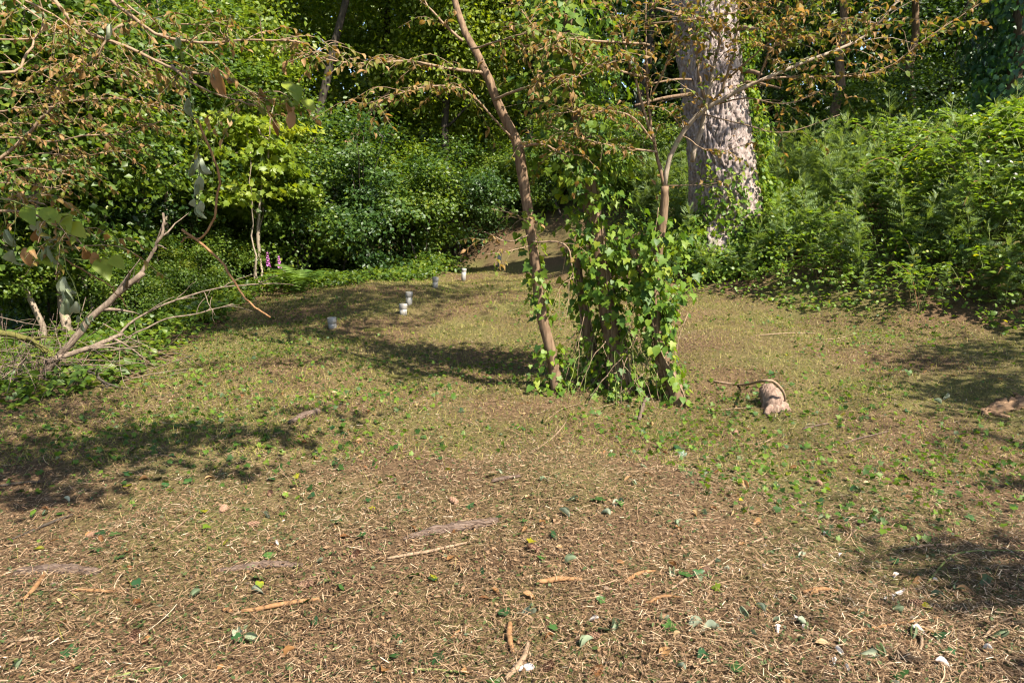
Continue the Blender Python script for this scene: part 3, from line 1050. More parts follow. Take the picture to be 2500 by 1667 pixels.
class Twigs:
    """grows thin side twigs along a branch and notes where leaves sit"""
    def __init__(self, seed):
        self.r = np.random.default_rng(seed)
        self.pos, self.ax, self.nr, self.bi, self.cur = [], [], [], [], None

    def leaves_along(self, p, every, droop=.35, start=.15):
        d = np.linalg.norm(np.diff(p, axis=0), axis=1)
        L = d.sum()
        cs = np.r_[0, np.cumsum(d)]
        side = 1
        for t in np.arange(start * L, L, every):
            t = t + self.r.normal(0, every * .2)
            q = np.array([np.interp(t, cs, p[:, k]) for k in range(3)])
            i = min(len(p) - 2, max(0, int(np.searchsorted(cs, t)) - 1))
            tan = unit(p[i + 1] - p[i])
            sd = unit(np.cross(tan, [0, 0, 1.0]) + 1e-6)
            side = -side
            self.pos.append(q)
            self.bi.append(self.cur)
            self.ax.append(tan * .6 + sd * side * self.r.uniform(.5, 1.1) + self.r.normal(0, .3, 3) - [0, 0, droop * self.r.uniform(.2, 2)])
            self.nr.append(np.array([0, 0, 1]) + self.r.normal(0, .5, 3))

    def side_twigs(self, mb, p, n, length, rad, every, lo=.2, droop=.25, up=0.05, bare=.2, horiz=.25):
        m = len(p)
        for k in range(n):
            i = int(self.r.uniform(lo, 1) * (m - 1))
            i = min(i, m - 2)
            tan = unit(p[i + 1] - p[i])
            dr = unit(tan * self.r.uniform(.2, .9) + unit(self.r.normal(0, 1, 3)) * [1, 1, horiz] + [0, 0, up])
            L = self.r.uniform(*length)
            q = spline([p[i], p[i] + dr * L * .5 + [0, 0, .02], p[i] + dr * L - [0, 0, droop * L]], 8)
            q = wobble(q, .006, self.r)
            mb.tube(q, [rad, rad * .35], 5, cap=False)
            if self.r.uniform() > bare:
                self.leaves_along(q, every * self.r.uniform(.8, 1.5))
            if self.r.uniform() < .6:
                j = self.r.integers(2, 6)
                dr2 = unit(dr + self.r.normal(0, .7, 3) * [1, 1, .4])
                q2 = spline([q[j], q[j] + dr2 * L * .25, q[j] + dr2 * L * .5 - [0, 0, droop * L * .4]], 6)
                mb.tube(q2, [rad * .6, rad * .25], 4, cap=False)
                if self.r.uniform() > bare:
                    self.leaves_along(q2, every)

    def arrays(self):
        pos = np.array(self.pos)
        return pos, frames(np.array(self.ax), np.array(self.nr))


def px_path(pts, n, wob=.006, seed=0):
    """control points (u, v, distance) to a smooth world path"""
    return wobble(spline([P(*q) for q in pts], n), wob, np.random.default_rng(seed))


# ------------------------------------------------------------------ the clump: leaning sapling, ivy column, dry leaved tree
# 1. leaning sapling (left stem)
b1 = ground_at(1362, 955)
d1 = b1[1]
sap = thing("leaning_sapling", "slim brown sapling leaning left beside the ivy column, with a forked crooked trunk", "tree", b1)
pts = [(1345, 860, d1), (1322, 770, d1), (1305, 640, d1), (1285, 500, d1), (1268, 390, d1), (1250, 335, d1), (1212, 260, d1), (1180, 170, d1), (1140, 90, d1 + .1), (1108, 0, d1 + .2), (1080, -120, d1 + .3), (1040, -420, d1 + .5)]
tp = np.vstack([b1 - [0, 0, .1], b1 + [0, 0, .02], [P(*q) for q in pts]])
tp = wobble(spline(tp, 46), .004)
link("trunk", MB().tube(tp - b1, [.064, .054, .047, .044, .041, .041, .046, .041, .036, .032, .028, .024, .018, .012], 16, rough=.05).mesh("trunk", M['brown_bark']), sap)
tw = Twigs(21)
brs = []
for ci, (ctrl, r0, nt_, bare) in enumerate([
        ([(1262, 360, d1), (1330, 352, d1 - .1), (1390, 385, d1 - .2)], .014, 5, .1),
        ([(1185, 178, d1), (1100, 168, d1 - .1), (1000, 150, d1 - .2), (860, 155, d1 - .4), (720, 130, d1 - .5)], .014, 16, .05),
        ([(1130, 100, d1), (1060, 30, d1 - .1), (1010, -40, d1 - .1)], .012, 4, .3),
        ([(1205, 245, d1), (1290, 210, d1 - .3), (1400, 190, d1 - .6), (1500, 150, d1 - .8)], .012, 12, .1),
        ([(1290, 575, d1 - .03), (1240, 590, d1 - .2), (1182, 566, d1 - .3)], .008, 2, .4),
        ([(1296, 600, d1 - .03), (1245, 612, d1 - .2), (1185, 622, d1 - .3)], .006, 2, .3),
        ([(1288, 545, d1 - .04), (1250, 520, d1 - .2), (1200, 510, d1 - .3)], .006, 2, .6),
        ([(1300, 590, d1 - .03), (1380, 600, d1 - .15), (1400, 690, d1 - .2)], .010, 3, .4),
        ([(1258, 345, d1), (1150, 230, d1 - .3), (1060, 210, d1 - .4), (960, 235, d1 - .5), (870, 260, d1 - .5)], .009, 12, .1),
        ([(1150, 120, d1), (1250, 90, d1 - .4), (1330, 70, d1 - .5)], .009, 7, .1)]):
    p = px_path(ctrl, 16, .005, ci)
    tw.cur = ci
    mb = MB().tube(p - b1, [r0, r0 * .7, r0 * .3], 7, rough=.05)
    m2 = MB()
    m2.n, m2.v, m2.q, m2.t = 0, [], [], []
    tw.side_twigs(m2, p, int(nt_ * 1.5), (.18, .5), r0 * .28, .042, bare=bare)
    tw.leaves_along(p, .06, start=.3)
    if m2.v:
        off = mb.n
        mb.v.append(np.vstack(m2.v) - b1)
        mb.q.append(np.vstack(m2.q) + off)
        mb.n += m2.n
    brs.append(link("branch", mb.mesh("branch", M['twig']), sap))
# crown above the picture that throws the mottled shade
r = np.random.default_rng(8)
lp, lR, lt_, lc = crown_cloud(np.array([-.9, .5, 5.6]) + b1, np.array([1.5, 1.2, 1.1]), 2200, 26, r, .3, .22)
for c in lc[::4]:
    a = tp[-6]
    link("limb", MB().tube(wobble(spline([a, (a + c) / 2 + [0, 0, .1], c], 8), .02, r) - b1, [.02, .006], 5, cap=False).mesh("limb", M['twig']), sap)
link("crown", scatter_mesh("crown", T_OVAL, lp - b1, lR, r.uniform(.05, .10, len(lp)), lt_, M['branch_leaf']), sap)
pos, R = tw.arrays()
n = len(pos)
r = np.random.default_rng(22)
leaf_objects(sap, b1, T_DRYLO + [T_OVAL], 'sapleaf', M['branch_leaf'], pos, R, r.uniform(.035, .07, n), np.clip(r.normal(.40, .26, n), 0, 1), r.integers(0, 3, n), "leaf", 280, owners=[brs[q] for q in tw.bi])

# 2. the ivy column: a trunk under ivy
b2 = ground_at(1512, 955)
d2 = b2[1]
col_t = thing("ivy_covered_tree", "upright trunk mostly buried under the climbing ivy column in the clearing", "tree", b2)
ct = np.vstack([b2 - [0, 0, .1], b2 + [0, 0, .03], [P(u, v, d2) for u, v in ((1503, 860), (1488, 770), (1468, 660), (1448, 520), (1425, 380), (1405, 200), (1390, 60), (1375, -150), (1355, -600))]])
ct = wobble(spline(ct, 40), .004)
link("trunk", MB().tube(ct - b2, [.145, .115, .095, .085, .08, .075, .07, .06, .05, .04], 14, rough=.05).mesh("trunk", M['brown_bark']), col_t)
s2 = wobble(spline([b2 + [.02, .05, -.1], P(1450, 880, d2 + .1), P(1425, 740, d2 + .12), P(1400, 600, d2 + .15)], 16), .006)
link("side_stem", MB().tube(s2 - b2, [.06, .05, .04, .02], 10, rough=.05).mesh("side_stem", M['brown_bark']), col_t)
r = np.random.default_rng(9)
lp, lR, lt_, lc = crown_cloud(np.array([-.5, .5, 6.0]) + b2, np.array([1.5, 1.2, 1.0]), 2400, 26, r, .3, .22)
link("crown", scatter_mesh("crown", T_OVAL, lp - b2, lR, r.uniform(.06, .11, len(lp)), lt_, M['far_leaf']), col_t)
for c in lc[::4]:
    a = ct[-3]
    link("limb", MB().tube(wobble(spline([a, (a + c) / 2 + [0, 0, .1], c], 8), .02, r) - b2, [.022, .006], 5, cap=False).mesh("limb", M['twig']), col_t)

# 3. dry leaved tree (right stem, forks in front of the fir)
b3 = ground_at(1655, 985)
d3 = b3[1]
dry = thing("dry_leaved_tree", "small forked tree with withered brown leaves spreading in front of the fir", "tree", b3)
bt = np.vstack([b3 - [0, 0, .1], b3 + [0, 0, .02], [P(u, v, d3) for u, v in ((1632, 915), (1610, 845), (1598, 740), (1606, 620), (1620, 520), (1624, 455))]])
bt = wobble(spline(bt, 26), .003)
link("trunk", MB().tube(bt - b3, [.085, .07, .055, .05, .042, .036, .032], 12, rough=.05).mesh("trunk", M['brown_bark']), dry)
st = wobble(spline([b3 + [-.06, .05, 0], P(1612, 900, d3 + .05), P(1600, 760, d3 + .06), P(1562, 660, d3 + .05), P(1543, 610, d3 + .05)], 14), .004)
link("dead_stem", MB().tube(st - b3, [.055, .05, .045, .042, .030], 10, rough=.09).mesh("dead_stem", M['rot_wood']), dry)
tw = Twigs(31)
brs = []
e = d3
for ci, (ctrl, r0, nt_, bare, m_) in enumerate([
        ([(1624, 458, e), (1608, 400, e), (1590, 320, e), (1578, 220, e), (1580, 100, e), (1578, -80, e)], .017, 8, .2, 'brown_bark'),
        ([(1622, 462, e), (1632, 385, e), (1665, 325, e - .05), (1720, 270, e - .1), (1800, 225, e - .2), (1900, 180, e - .3), (2000, 140, e - .3), (2090, 105, e - .3), (2150, 55, e - .3), (2230, -40, e - .3)], .022, 16, .15, 'grey_bark'),
        ([(1690, 395, e), (1712, 310, e), (1718, 240, e), (1735, 150, e), (1752, 60, e), (1760, -80, e + .1)], .022, 8, .2, 'grey_bark'),
        ([(1720, 240, e), (1700, 150, e), (1690, 60, e), (1665, -40, e)], .012, 7, .2, 'twig'),
        ([(1740, 250, e), (1775, 190, e - .1), (1795, 90, e - .1), (1800, -60, e - .1)], .012, 8, .1, 'twig'),
        ([(1590, 330, e), (1540, 170, e - .1), (1520, 80, e - .1), (1470, -40, e - .2)], .012, 8, .2, 'twig'),
        ([(1580, 190, e), (1500, 170, e - .2), (1420, 150, e - .3), (1300, 60, e - .4), (1240, -30, e - .4)], .010, 10, .2, 'twig'),
        ([(1584, 110, e), (1480, 102, e - .3), (1380, 95, e - .5), (1310, 125, e - .6)], .010, 8, .2, 'twig'),
        ([(1605, 372, e), (1500, 360, e - .2), (1420, 340, e - .3), (1330, 305, e - .4)], .009, 9, .3, 'twig'),
        ([(1600, 350, e), (1540, 280, e - .2), (1440, 270, e - .4), (1340, 280, e - .5)], .009, 10, .1, 'twig'),
        ([(1750, 255, e), (1830, 240, e - .2), (1920, 255, e - .4), (2010, 220, e - .4)], .007, 3, .7, 'twig'),
        ([(1800, 225, e - .2), (1880, 192, e - .3), (2000, 190, e - .3), (2150, 175, e - .4), (2290, 80, e - .5), (2420, -10, e - .5)], .009, 18, .1, 'twig'),
        ([(1720, 280, e), (1820, 305, e - .3), (1920, 325, e - .4), (2050, 280, e - .4)], .006, 2, .8, 'twig'),
        ([(1850, 205, e - .2), (1880, 120, e - .3), (1960, 90, e - .4), (2080, 60, e - .5)], .008, 12, .05, 'twig'),
        ([(1780, 190, e), (1870, 110, e - .2), (1950, 40, e - .3), (2050, -20, e - .3)], .008, 10, .1, 'twig'),
        ([(1660, 330, e - .05), (1740, 370, e - .2), (1830, 350, e - .3)], .006, 4, .2, 'twig'),
        ([(1626, 455, e), (1700, 452, e - .1), (1810, 440, e - .2)], .005, 2, .5, 'twig'),
        ([(1590, 230, e), (1640, 120, e - .2), (1690, 20, e - .3)], .008, 9, .05, 'twig'),
        ([(1580, 60, e), (1680, 50, e - .3), (1800, 30, e - .4), (1900, -10, e - .4)], .009, 14, .05, 'twig')]):
    p = px_path(ctrl, 18, .006, 100 + ci)
    tw.cur = ci
    mb = MB().tube(p - b3, [r0, r0 * .8, r0 * .55, r0 * .3], 8, rough=.05)
    m2 = MB()
    tw.side_twigs(m2, p, int(nt_ * 2.1), (.18, .55), max(.0016, r0 * .18), .042, lo=.25, droop=.15, bare=bare, horiz=.3)
    if r0 < .013 and bare < .5:
        tw.leaves_along(p, .055, start=.35)
    if m2.v:
        off = mb.n
        mb.v.append(np.vstack(m2.v) - b3)
        mb.q.append(np.vstack(m2.q) + off)
        mb.n += m2.n
    brs.append(link("branch", mb.mesh("branch", M[m_]), dry))
pos, R = tw.arrays()
n = len(pos)
r = np.random.default_rng(32)
leaf_objects(dry, b3, T_DRYLO + [T_OVAL], 'dryleaf', M['branch_leaf'], pos, R, r.uniform(.03, .065, n), np.clip(r.normal(.42, .26, n), 0, 1), r.integers(0, 3, n), "leaf", 295, owners=[brs[q] for q in tw.bi])
r = np.random.default_rng(10)
lp, lR, lt_, lc = crown_cloud(np.array([-.3, .7, 5.4]) + b3, np.array([1.3, 1.0, .9]), 900, 20, r, .3, .2)
link("crown", scatter_mesh("crown", T_OVAL, lp - b3, lR, r.uniform(.05, .09, len(lp)), lt_, M['branch_leaf']), dry)

# 4. the ivy itself
iv = thing("climbing_ivy", "large leaved ivy smothering the upright trunk in the middle of the clearing", "ivy", b2 + [0, -.2, 0])
io = b2 + [0, -.2, 0]
r = np.random.default_rng(40)
ip, io_n = [], []


def ivy_on(path_, t0, t1, n, r_in, r_out):
    t_ = r.uniform(t0, t1, n)
    idx = np.linspace(0, 1, len(path_))
    c = np.array([np.interp(t_, idx, path_[:, k]) for k in range(3)]).T
    a = r.uniform(0, 6.283, n)
    o = np.c_[np.cos(a), np.sin(a), np.zeros(n)]
    lob_ = .68 + .75 * np.sin(a * 2 + c[:, 2] * 4.1) * np.sin(c[:, 2] * 6.5 + 1.3)
    rr_ = r_in + (r_out - r_in) * r.uniform(0, 1, n) ** .7 * lob_
    ip.append(c + o * rr_[:, None])
    io_n.append(o)


zc = np.linspace(0, 1, len(ct))
ivy_on(ct, .34, .62, 900, .08, .40)
ivy_on(ct, .56, 1.0, 2600, .09, .50)
ivy_on(ct, .16, .36, 170, .10, .26)
ivy_on(bt, .42, .80, 480, .05, .36)
ivy_on(st, .45, 1.0, 260, .05, .28)
ivy_on(s2, .3, 1.0, 150, .05, .22)
ivy_on(tp, .22, .38, 120, .05, .15)
ivy_on(tp, .03, .17, 190, .05, .20)
ivy_on(bt, .04, .42, 170, .06, .17)
ivy_on(bt, .5, .85, 200, .1, .46)
ivy_on(s2, .0, .5, 110, .06, .20)
nlow = 260
a = r.uniform(0, 6.283, nlow)
q_ = np.c_[b2[0] + .03 + np.cos(a) * r.uniform(.05, .62, nlow), b2[1] - .06 + np.sin(a) * r.uniform(.05, .42, nlow), np.zeros(nlow)]
q_[:, 2] = H(q_[:, 0], q_[:, 1]) + r.uniform(0, .34, nlow) * r.uniform(.15, 1, nlow)
ip.append(q_)
io_n.append(np.c_[np.cos(a) * .4, np.sin(a) * .4 - .3, .6 + 0 * a])
ip = np.vstack(ip)
io_n = np.vstack(io_n)
n = len(ip)
R = frames(np.c_[r.normal(0, .55, (n, 2)), -np.ones(n)] + io_n * .5, io_n * .7 + [.3, -.3, .6] + r.normal(0, .55, (n, 3)))
leaf_objects(iv, io, [T_IVY, crumple(T_IVY, .05, 1), T_HEART], 'ivyleaf', M['ivy'], ip, R, r.uniform(.030, .088, n), np.clip(r.normal(.58, .27, n), 0, 1), r.integers(0, 3, n), "leaf", 298, smooth=False)
for k_ in range(16):
    src = [ct, ct, bt, st, s2][k_ % 5]
    i0 = r.integers(0, 5)
    i1 = min(len(src) - 1, i0 + r.integers(10, 24))
    seg = src[i0:i1]
    m_ = len(seg)
    a = r.uniform(0, 6.28) + np.linspace(0, r.uniform(-3, 3), m_)
    rr_ = np.linspace(.12, .07, m_) if src is ct else np.linspace(.07, .05, m_)
    q_ = seg + np.c_[np.cos(a) * rr_, np.sin(a) * rr_, np.zeros(m_)]
    link("vine_stem", MB().tube(q_ - io, [r.uniform(.006, .012), .004], 6).mesh("vine_stem", M['twig']), iv)
for k_ in range(60):      # loose stems hanging and arching at the foot
    a = r.uniform(0, 6.28)
    q0 = b2 + [np.cos(a) * r.uniform(.05, .62), np.sin(a) * r.uniform(.05, .35) - .05, r.uniform(.15, .75)]
    q1 = q0 + [r.normal(0, .25), r.normal(0, .2) - .1, 0]
    q1[2] = float(H(q1[0], q1[1])) + .01
    q_ = wobble(spline([q0, (q0 + q1) / 2 + [0, 0, r.uniform(-.05, .1)], q1], 9), .01, r)
    link("vine_stem", MB().tube(q_ - io, [r.uniform(.002, .005), .002], 5).mesh("vine_stem", M['twig' if k_ % 3 else 'stem_green']), iv)

# ------------------------------------------------------------------ the overgrown bank
def make_thistle(seed, h):
    r = np.random.default_rng(seed)
    t = thing("thistle", "tall feathery grey green thistle on the bank", "weed", (0, 0, 0))
    top = np.array([r.normal(0, .1), r.normal(0, .1), h])
    p = wobble(spline([[0, 0, -.05], top * .5 + r.normal(0, .02, 3), top], 9), .01, r)
    link("stem", MB().tube(p, [.006, .005, .003], 5).mesh("stem", M['stem_green']), t)
    n = 76
    tt = np.sort(r.uniform(.12, 1, n))
    c = np.array([np.interp(tt, np.linspace(0, 1, 9), p[:, k]) for k in range(3)]).T
    a = r.uniform(0, 6.283, n)
    side = r.uniform(0, .06, n)
    c += np.c_[np.cos(a) * side, np.sin(a) * side, np.zeros(n)]
    ax = np.c_[np.cos(a), np.sin(a), .35 + .9 * (tt > .85) + r.normal(0, .3, n)]
    s = np.interp(tt, [0, .35, .8, 1], [.11, .19, .14, .07]) * r.uniform(.7, 1.2, n)
    link("foliage", scatter_mesh("foliage", T_PLUME, c, frames(ax, np.c_[r.normal(0, .3, (n, 2)), np.ones(n)]), s, np.clip(tt * .6 + r.uniform(0, .4, n), 0, 1), M['thistle']), t)
    return t


def make_bramble(seed, flowers=0, hs=1.0, nc=3):
    r = np.random.default_rng(seed)
    t = thing("bramble", "arching bramble with broad light green leaves on the bank", "bramble", (0, 0, 0))
    P_, A_, N_ = [], [], []
    for c in range(nc):
        a = r.uniform(0, 6.28)
        L = r.uniform(.7, 1.3) * hs
        d = np.array([math.cos(a), math.sin(a), 0])
        p = wobble(spline([[0, 0, -.03], d * L * .25 + [0, 0, L * .62], d * L * .6 + [0, 0, L * .85], d * L + [0, 0, L * .55]], 14), .01, r)
        link("cane", MB().tube(p, [.006, .005, .003], 6).mesh("cane", M['stem_green' if c else 'cane']), t)
        for i in range(3, 14):
            for _ in range(2 if hs < 1.3 else 3):
                sd = unit(r.normal(0, 1, 3) * [1, 1, .2])
                q = p[i] + sd * r.uniform(.03, .12) * hs + [0, 0, .03]
                for k in (-.9, 0, .9):
                    ca, sa = math.cos(k), math.sin(k)
                    P_.append(q)
                    A_.append([sd[0] * ca - sd[1] * sa, sd[0] * sa + sd[1] * ca, -.15 + r.normal(0, .15)])
                    N_.append([r.normal(0, .5), r.normal(-.3, .5), 1])
    n = len(P_)
    link("foliage", scatter_mesh("foliage", T_TOOTH, np.array(P_), frames(np.array(A_), np.array(N_)), r.uniform(.06, .11, n), np.clip(r.normal(.5, .22, n), 0, 1), M['bramble']), t)
    for k in range(flowers):
        c = np.array([r.normal(0, .14), r.normal(0, .14), (.95 + r.uniform(-.08, .12)) * hs])
        aa = np.arange(5) * 1.2566 + r.uniform(0, 1)
        tl = unit(np.array([r.normal(0, .5), -.6, .7]))
        fr = frames(tl[None], np.array([[1., 0, 0]]))[0]
        ax = np.cos(aa)[:, None] * fr[:, 0] + np.sin(aa)[:, None] * fr[:, 2]
        link("flower", scatter_mesh("flower", T_HEART, np.repeat(c[None], 5, 0), frames(ax, np.repeat(tl[None], 5, 0)), np.full(5, .026), r.uniform(0, 1, 5), M['white_petal']), t)
    return t


bank_pts = []
r = np.random.default_rng(55)
while len(bank_pts) < 620:
    x, y = r.uniform(2.6, 11.5), r.uniform(4.8, 16)
    s = float(bank_s(np.array(x), np.array(y)))
    if .3 < s < 5.8 and np.hypot(x - fir_base[0], y - fir_base[1]) > 1.05 and x / y < .98:
        u, v, z = project(np.array([x, y, 1.0]))
        bank_pts.append((x, y, s, float(u)))
thi = [make_thistle(200 + i, h) for i, h in enumerate((1.0, 1.2, .85, 1.1))]
bra = [make_bramble(300 + i, 0, hs, nc) for i, (hs, nc) in enumerate(((.8, 4), (.9, 4), (1.0, 5), (1.3, 6), (1.4, 6)))]
used_t = [0] * 4
used_b = [0] * 5
nt_, nb_ = 0, 0
for x, y, s, u in bank_pts:
    p = G(x, y)
    pick = r.uniform()
    brz = .05 if u < 2100 else .26
    if pick < brz and nb_ < 120:
        i = r.integers(0, 3) if u < 2150 or s < 2.2 else r.integers(1, 5)
        sc, rz = r.uniform(.65, 1.05), r.uniform(0, 6.28)
        if s < .9:
            sc *= .6
        if used_b[i] == 0:
            o = bra[i]
            o.location, o.rotation_euler, o.scale = p, (0, 0, rz), (sc,) * 3
        else:
            o = copy_tree(bra[i], p, rz, sc)
        used_b[i] = 1
        o['group'] = "brambles on the overgrown bank"
        nb_ += 1
    elif nt_ < 290 and pick >= brz:
        i = r.integers(0, 4)
        sc, rz = r.uniform(.8, 1.25) + (.35 * r.uniform() if s > 2.5 else 0), r.uniform(0, 6.28)
        if s < .9:
            sc *= .62
        if used_t[i] == 0:
            o = thi[i]
            o.location, o.rotation_euler, o.scale = p, (0, 0, rz), (sc,) * 3
        else:
            o = copy_tree(thi[i], p, rz, sc)
        used_t[i] = 1
        o['group'] = "thistles on the overgrown bank"
        nt_ += 1
for (u, v, d), sc in (((2380, 300, 11.5), 1.25), ((2430, 420, 9.0), 1.0), ((2510, 320, 10.5), 1.1)):
    pt = P(u, v, d)
    gp = G(pt[0], pt[1])
    o = make_bramble(400 + u, 9, (pt[2] - gp[2]) / .95, 7)
    o.location = gp
    o.name = "flowering_bramble"
    o['label'] = {2380: "flowering bramble with a white blossom cluster on top of the bank", 2430: "low flowering bramble with white blossoms on the bank's front face",
                  2510: "tall flowering bramble with white blossoms at the outer end of the bank"}[u]
    o['group'] = "flowering brambles"
x = r.uniform(2.2, 14, 60000)
y = r.uniform(4.0, 18, 60000)
s = bank_s(x, y)
k = (s > .25 + .25 * vnoise(x, y, 7, 2)) & (s < 7.5) & (x / y < 1.1) & (np.hypot(x - fir_base[0], y - fir_base[1]) > .7)
x, y, s = x[k], y[k], s[k]
n = len(x)
hgt = np.clip((s - .1) * .8, .08, .55) * (1 + .4 * vnoise(x, y, 8, 1.5))
pp = np.c_[x, y, H(x, y) + r.uniform(0, 1, n) * np.maximum(hgt, .04)]
me = scatter_mesh("bank_undergrowth", T_OVAL, pp, frames(r.normal(0, 1, (n, 3)) * [1, 1, .4] - [0, 0, .3], r.normal(0, .4, (n, 3)) + [0, -.3, 1]), r.uniform(.035, .085, n), np.clip(r.normal(.5, .25, n), 0, 1), M['bramble'])
link("bank_undergrowth", me, label="knee high green undergrowth filling the bank between thistles and brambles", cat="undergrowth", kind="stuff")

# low green growth under the left thicket and at the far edge
x = np.concatenate([r.uniform(-9, -1.5, 42000), r.uniform(-7, 5, 36000)])
y = np.concatenate([r.uniform(4.6, 18, 42000), r.uniform(11.5, 26, 36000)])
k = ~clear_mask(x, y) & (bank_s(x, y) < .3) & (x / y > -1.1)
x, y = x[k], y[k]
n = len(x)
dd = .25 + .2 * vnoise(x, y, 17, 1.2)
pp = np.c_[x, y, H(x, y) + r.uniform(0.01, 1, n) * np.clip(dd, .06, .5)]
me = scatter_mesh("thicket_undergrowth", T_DIAMOND, pp, frames(r.normal(0, 1, (n, 3)) * [1, 1, .4] - [0, 0, .2], r.normal(0, .4, (n, 3)) + [0, -.2, 1]), r.uniform(.05, .11, n), np.clip(r.normal(.45, .25, n), 0, 1), M['far_leaf'])
link("thicket_undergrowth", me, label="low green ground cover under the left thicket and the far woods", cat="undergrowth", kind="stuff")


# ------------------------------------------------------------------ ferns, foxgloves
def make_fern(label, loc, n, L, seed):
    r = np.random.default_rng(seed)
    t = thing("sword_fern", label, "fern", loc, "ferns at the edge of the woods")
    for i in range(n):
        a = i / n * 6.283 + r.normal(0, .2)
        s = L * r.uniform(.75, 1.1)
        R = frames(np.array([[math.cos(a), math.sin(a), .55 + r.normal(0, .15)]]), np.array([[0, 0, 1.0]]))
        tv, tf = T_FROND
        link("frond", scatter_mesh("frond", T_FROND, np.zeros((1, 3)), R, np.array([s]), np.array([r.uniform(.3, .95)]), M['fern']), t)
    return t


make_fern("sword fern with arching fronds catching light below the foxgloves", ground_at(730, 715), 18, .7, 1)
make_fern("shaded fern at the foot of the left thicket behind the bleached stalks", at(10, 7.8), 14, .5, 2)
make_fern("low fern behind the slanting dead branch", at(270, 9.2), 14, .5, 3)
make_fern("sunlit low fern at the clearing edge below the arching bare twigs", ground_at(490, 800) + [0, .3, 0], 14, .5, 4)


def make_foxglove(label, u, v, d, seed):
    r = np.random.default_rng(seed)
    top = P(u, v, d)
    b = G(top[0], top[1])
    h = top[2] - b[2]
    t = thing("foxglove", label, "flower", b, "foxgloves by the far shrubs")
    p = spline([[0, 0, 0], [0.02, 0, h * .5], [0, 0, h]], 8)
    link("stem", MB().tube(p, [.006, .003], 5).mesh("stem", M['stem_green']), t)
    n = 26
    tt = np.linspace(.62, .98, n)
    a = np.arange(n) * 2.4
    ax = np.c_[np.cos(a), np.sin(a), -.7 + 0 * a]
    sz = np.interp(tt, [.62, 1], [.075, .03])
    link("blossom", scatter_mesh("blossom", T_HEART, np.c_[0 * a, 0 * a, tt * h], frames(ax, np.c_[np.cos(a), np.sin(a), .8 + 0 * a]), sz, r.uniform(0, 1, n), M['purple_petal']), t)
    a = np.arange(9) * 2.4
    link("foliage", scatter_mesh("foliage", T_OVAL, np.c_[0 * a, 0 * a, np.linspace(.03, .4, 9) * h], frames(np.c_[np.cos(a), np.sin(a), .3 + 0 * a], np.c_[0 * a, 0 * a, 1 + 0 * a]), np.full(9, .2), r.uniform(.4, .9, 9), M['far_leaf']), t)


make_foxglove("purple foxglove spire standing clear above the fern", 694, 655, 12.5, 1)
make_foxglove("taller purple foxglove spire nearest the dark shrub", 680, 622, 12.9, 2)
make_foxglove("pale purple foxglove spire half hidden under the vine maple", 652, 612, 12.6, 3)

# ------------------------------------------------------------------ dead brush at the left edge
def dead_branch(label, ctrl, radii, seed, mat='dead_bark', twigs=5, tl=(.2, .6), name="dead_branch", group="dead branches of the left brush pile", forks=()):
    r = np.random.default_rng(seed)
    p = px_path(ctrl, 18, .008, seed)
    o = p[0]
    t = thing(name, label, "branch", o, group)
    link("limb", MB().tube(p - o, radii, 9, rough=.05).mesh("limb", M[mat]), t)
    for _ in range(twigs):
        i = r.integers(5, 17)
        d = unit(unit(p[min(17, i + 1)] - p[i - 1]) + r.normal(0, .6, 3))
        L = r.uniform(*tl)
        q = wobble(spline([p[i], p[i] + d * L * .5, p[i] + d * L - [0, 0, .08 * L]], 7), .01, r)
        link("twig", MB().tube(q - o, [radii[-1] * .8 + .002, .0018], 5).mesh("twig", M[mat]), t)
    return t


bd = 6.2
dead_branch("thick slanting dead branch rising to the right out of the brush pile", [(105, 915, bd), (180, 830, bd), (270, 735, bd + .1), (350, 665, bd + .15)], [.036, .032, .028, .026], 1, twigs=4)
dead_branch("thinner dead branch continuing upward behind the slanting one", [(335, 690, bd + .25), (370, 620, bd + .3), (392, 575, bd + .3), (398, 520, bd + .35)], [.018, .015, .01], 2, twigs=3, tl=(.15, .4))
dead_branch("curved dead branch lying low beside the slanting one", [(110, 885, bd - .1), (200, 850, bd), (262, 828, bd + .1), (300, 815, bd + .2)], [.026, .024, .02, .014], 3, twigs=4)
dead_branch("long bare twiggy branch arching out over the shaded clearing edge", [(275, 835, bd + .3), (340, 775, bd + .4), (440, 730, bd + .5), (540, 702, bd + .6), (660, 692, bd + .7)], [.012, .010, .007, .004], 4, twigs=8, tl=(.2, .5))
dead_branch("lower bare twig reaching out under the arching branch", [(300, 830, bd + .3), (400, 780, bd + .4), (480, 765, bd + .5), (568, 742, bd + .6)], [.009, .007, .004], 5, twigs=5, tl=(.15, .4))
dead_branch("mossy green fallen branch at the outer end of the brush pile", [(-60, 800, 5.9), (20, 818, 5.9), (70, 830, 5.95), (115, 860, 6.0)], [.028, .026, .022], 6, mat='moss', twigs=2)
dead_branch("short dark dead branch poking onto the mown grass from the brush pile", [(215, 905, bd - .2), (250, 925, bd - .25), (300, 948, bd - .3)], [.012, .011, .006], 7, twigs=4, tl=(.1, .3), mat='dark_bark')
dead_branch("grey bent branch lying across the far understory below the foxgloves", [(660, 640, 14), (720, 615, 14.2), (790, 588, 14.4)], [.03, .03, .02], 8, twigs=6, tl=(.2, .6), mat='dark_bark')
dead_branch("pale stick propped at the far clearing edge near the fern", [(648, 715, 12.8), (690, 735, 12.6), (712, 745, 12.5)], [.012, .009], 9, twigs=1, mat='twig', tl=(.1, .2))
r = np.random.default_rng(66)
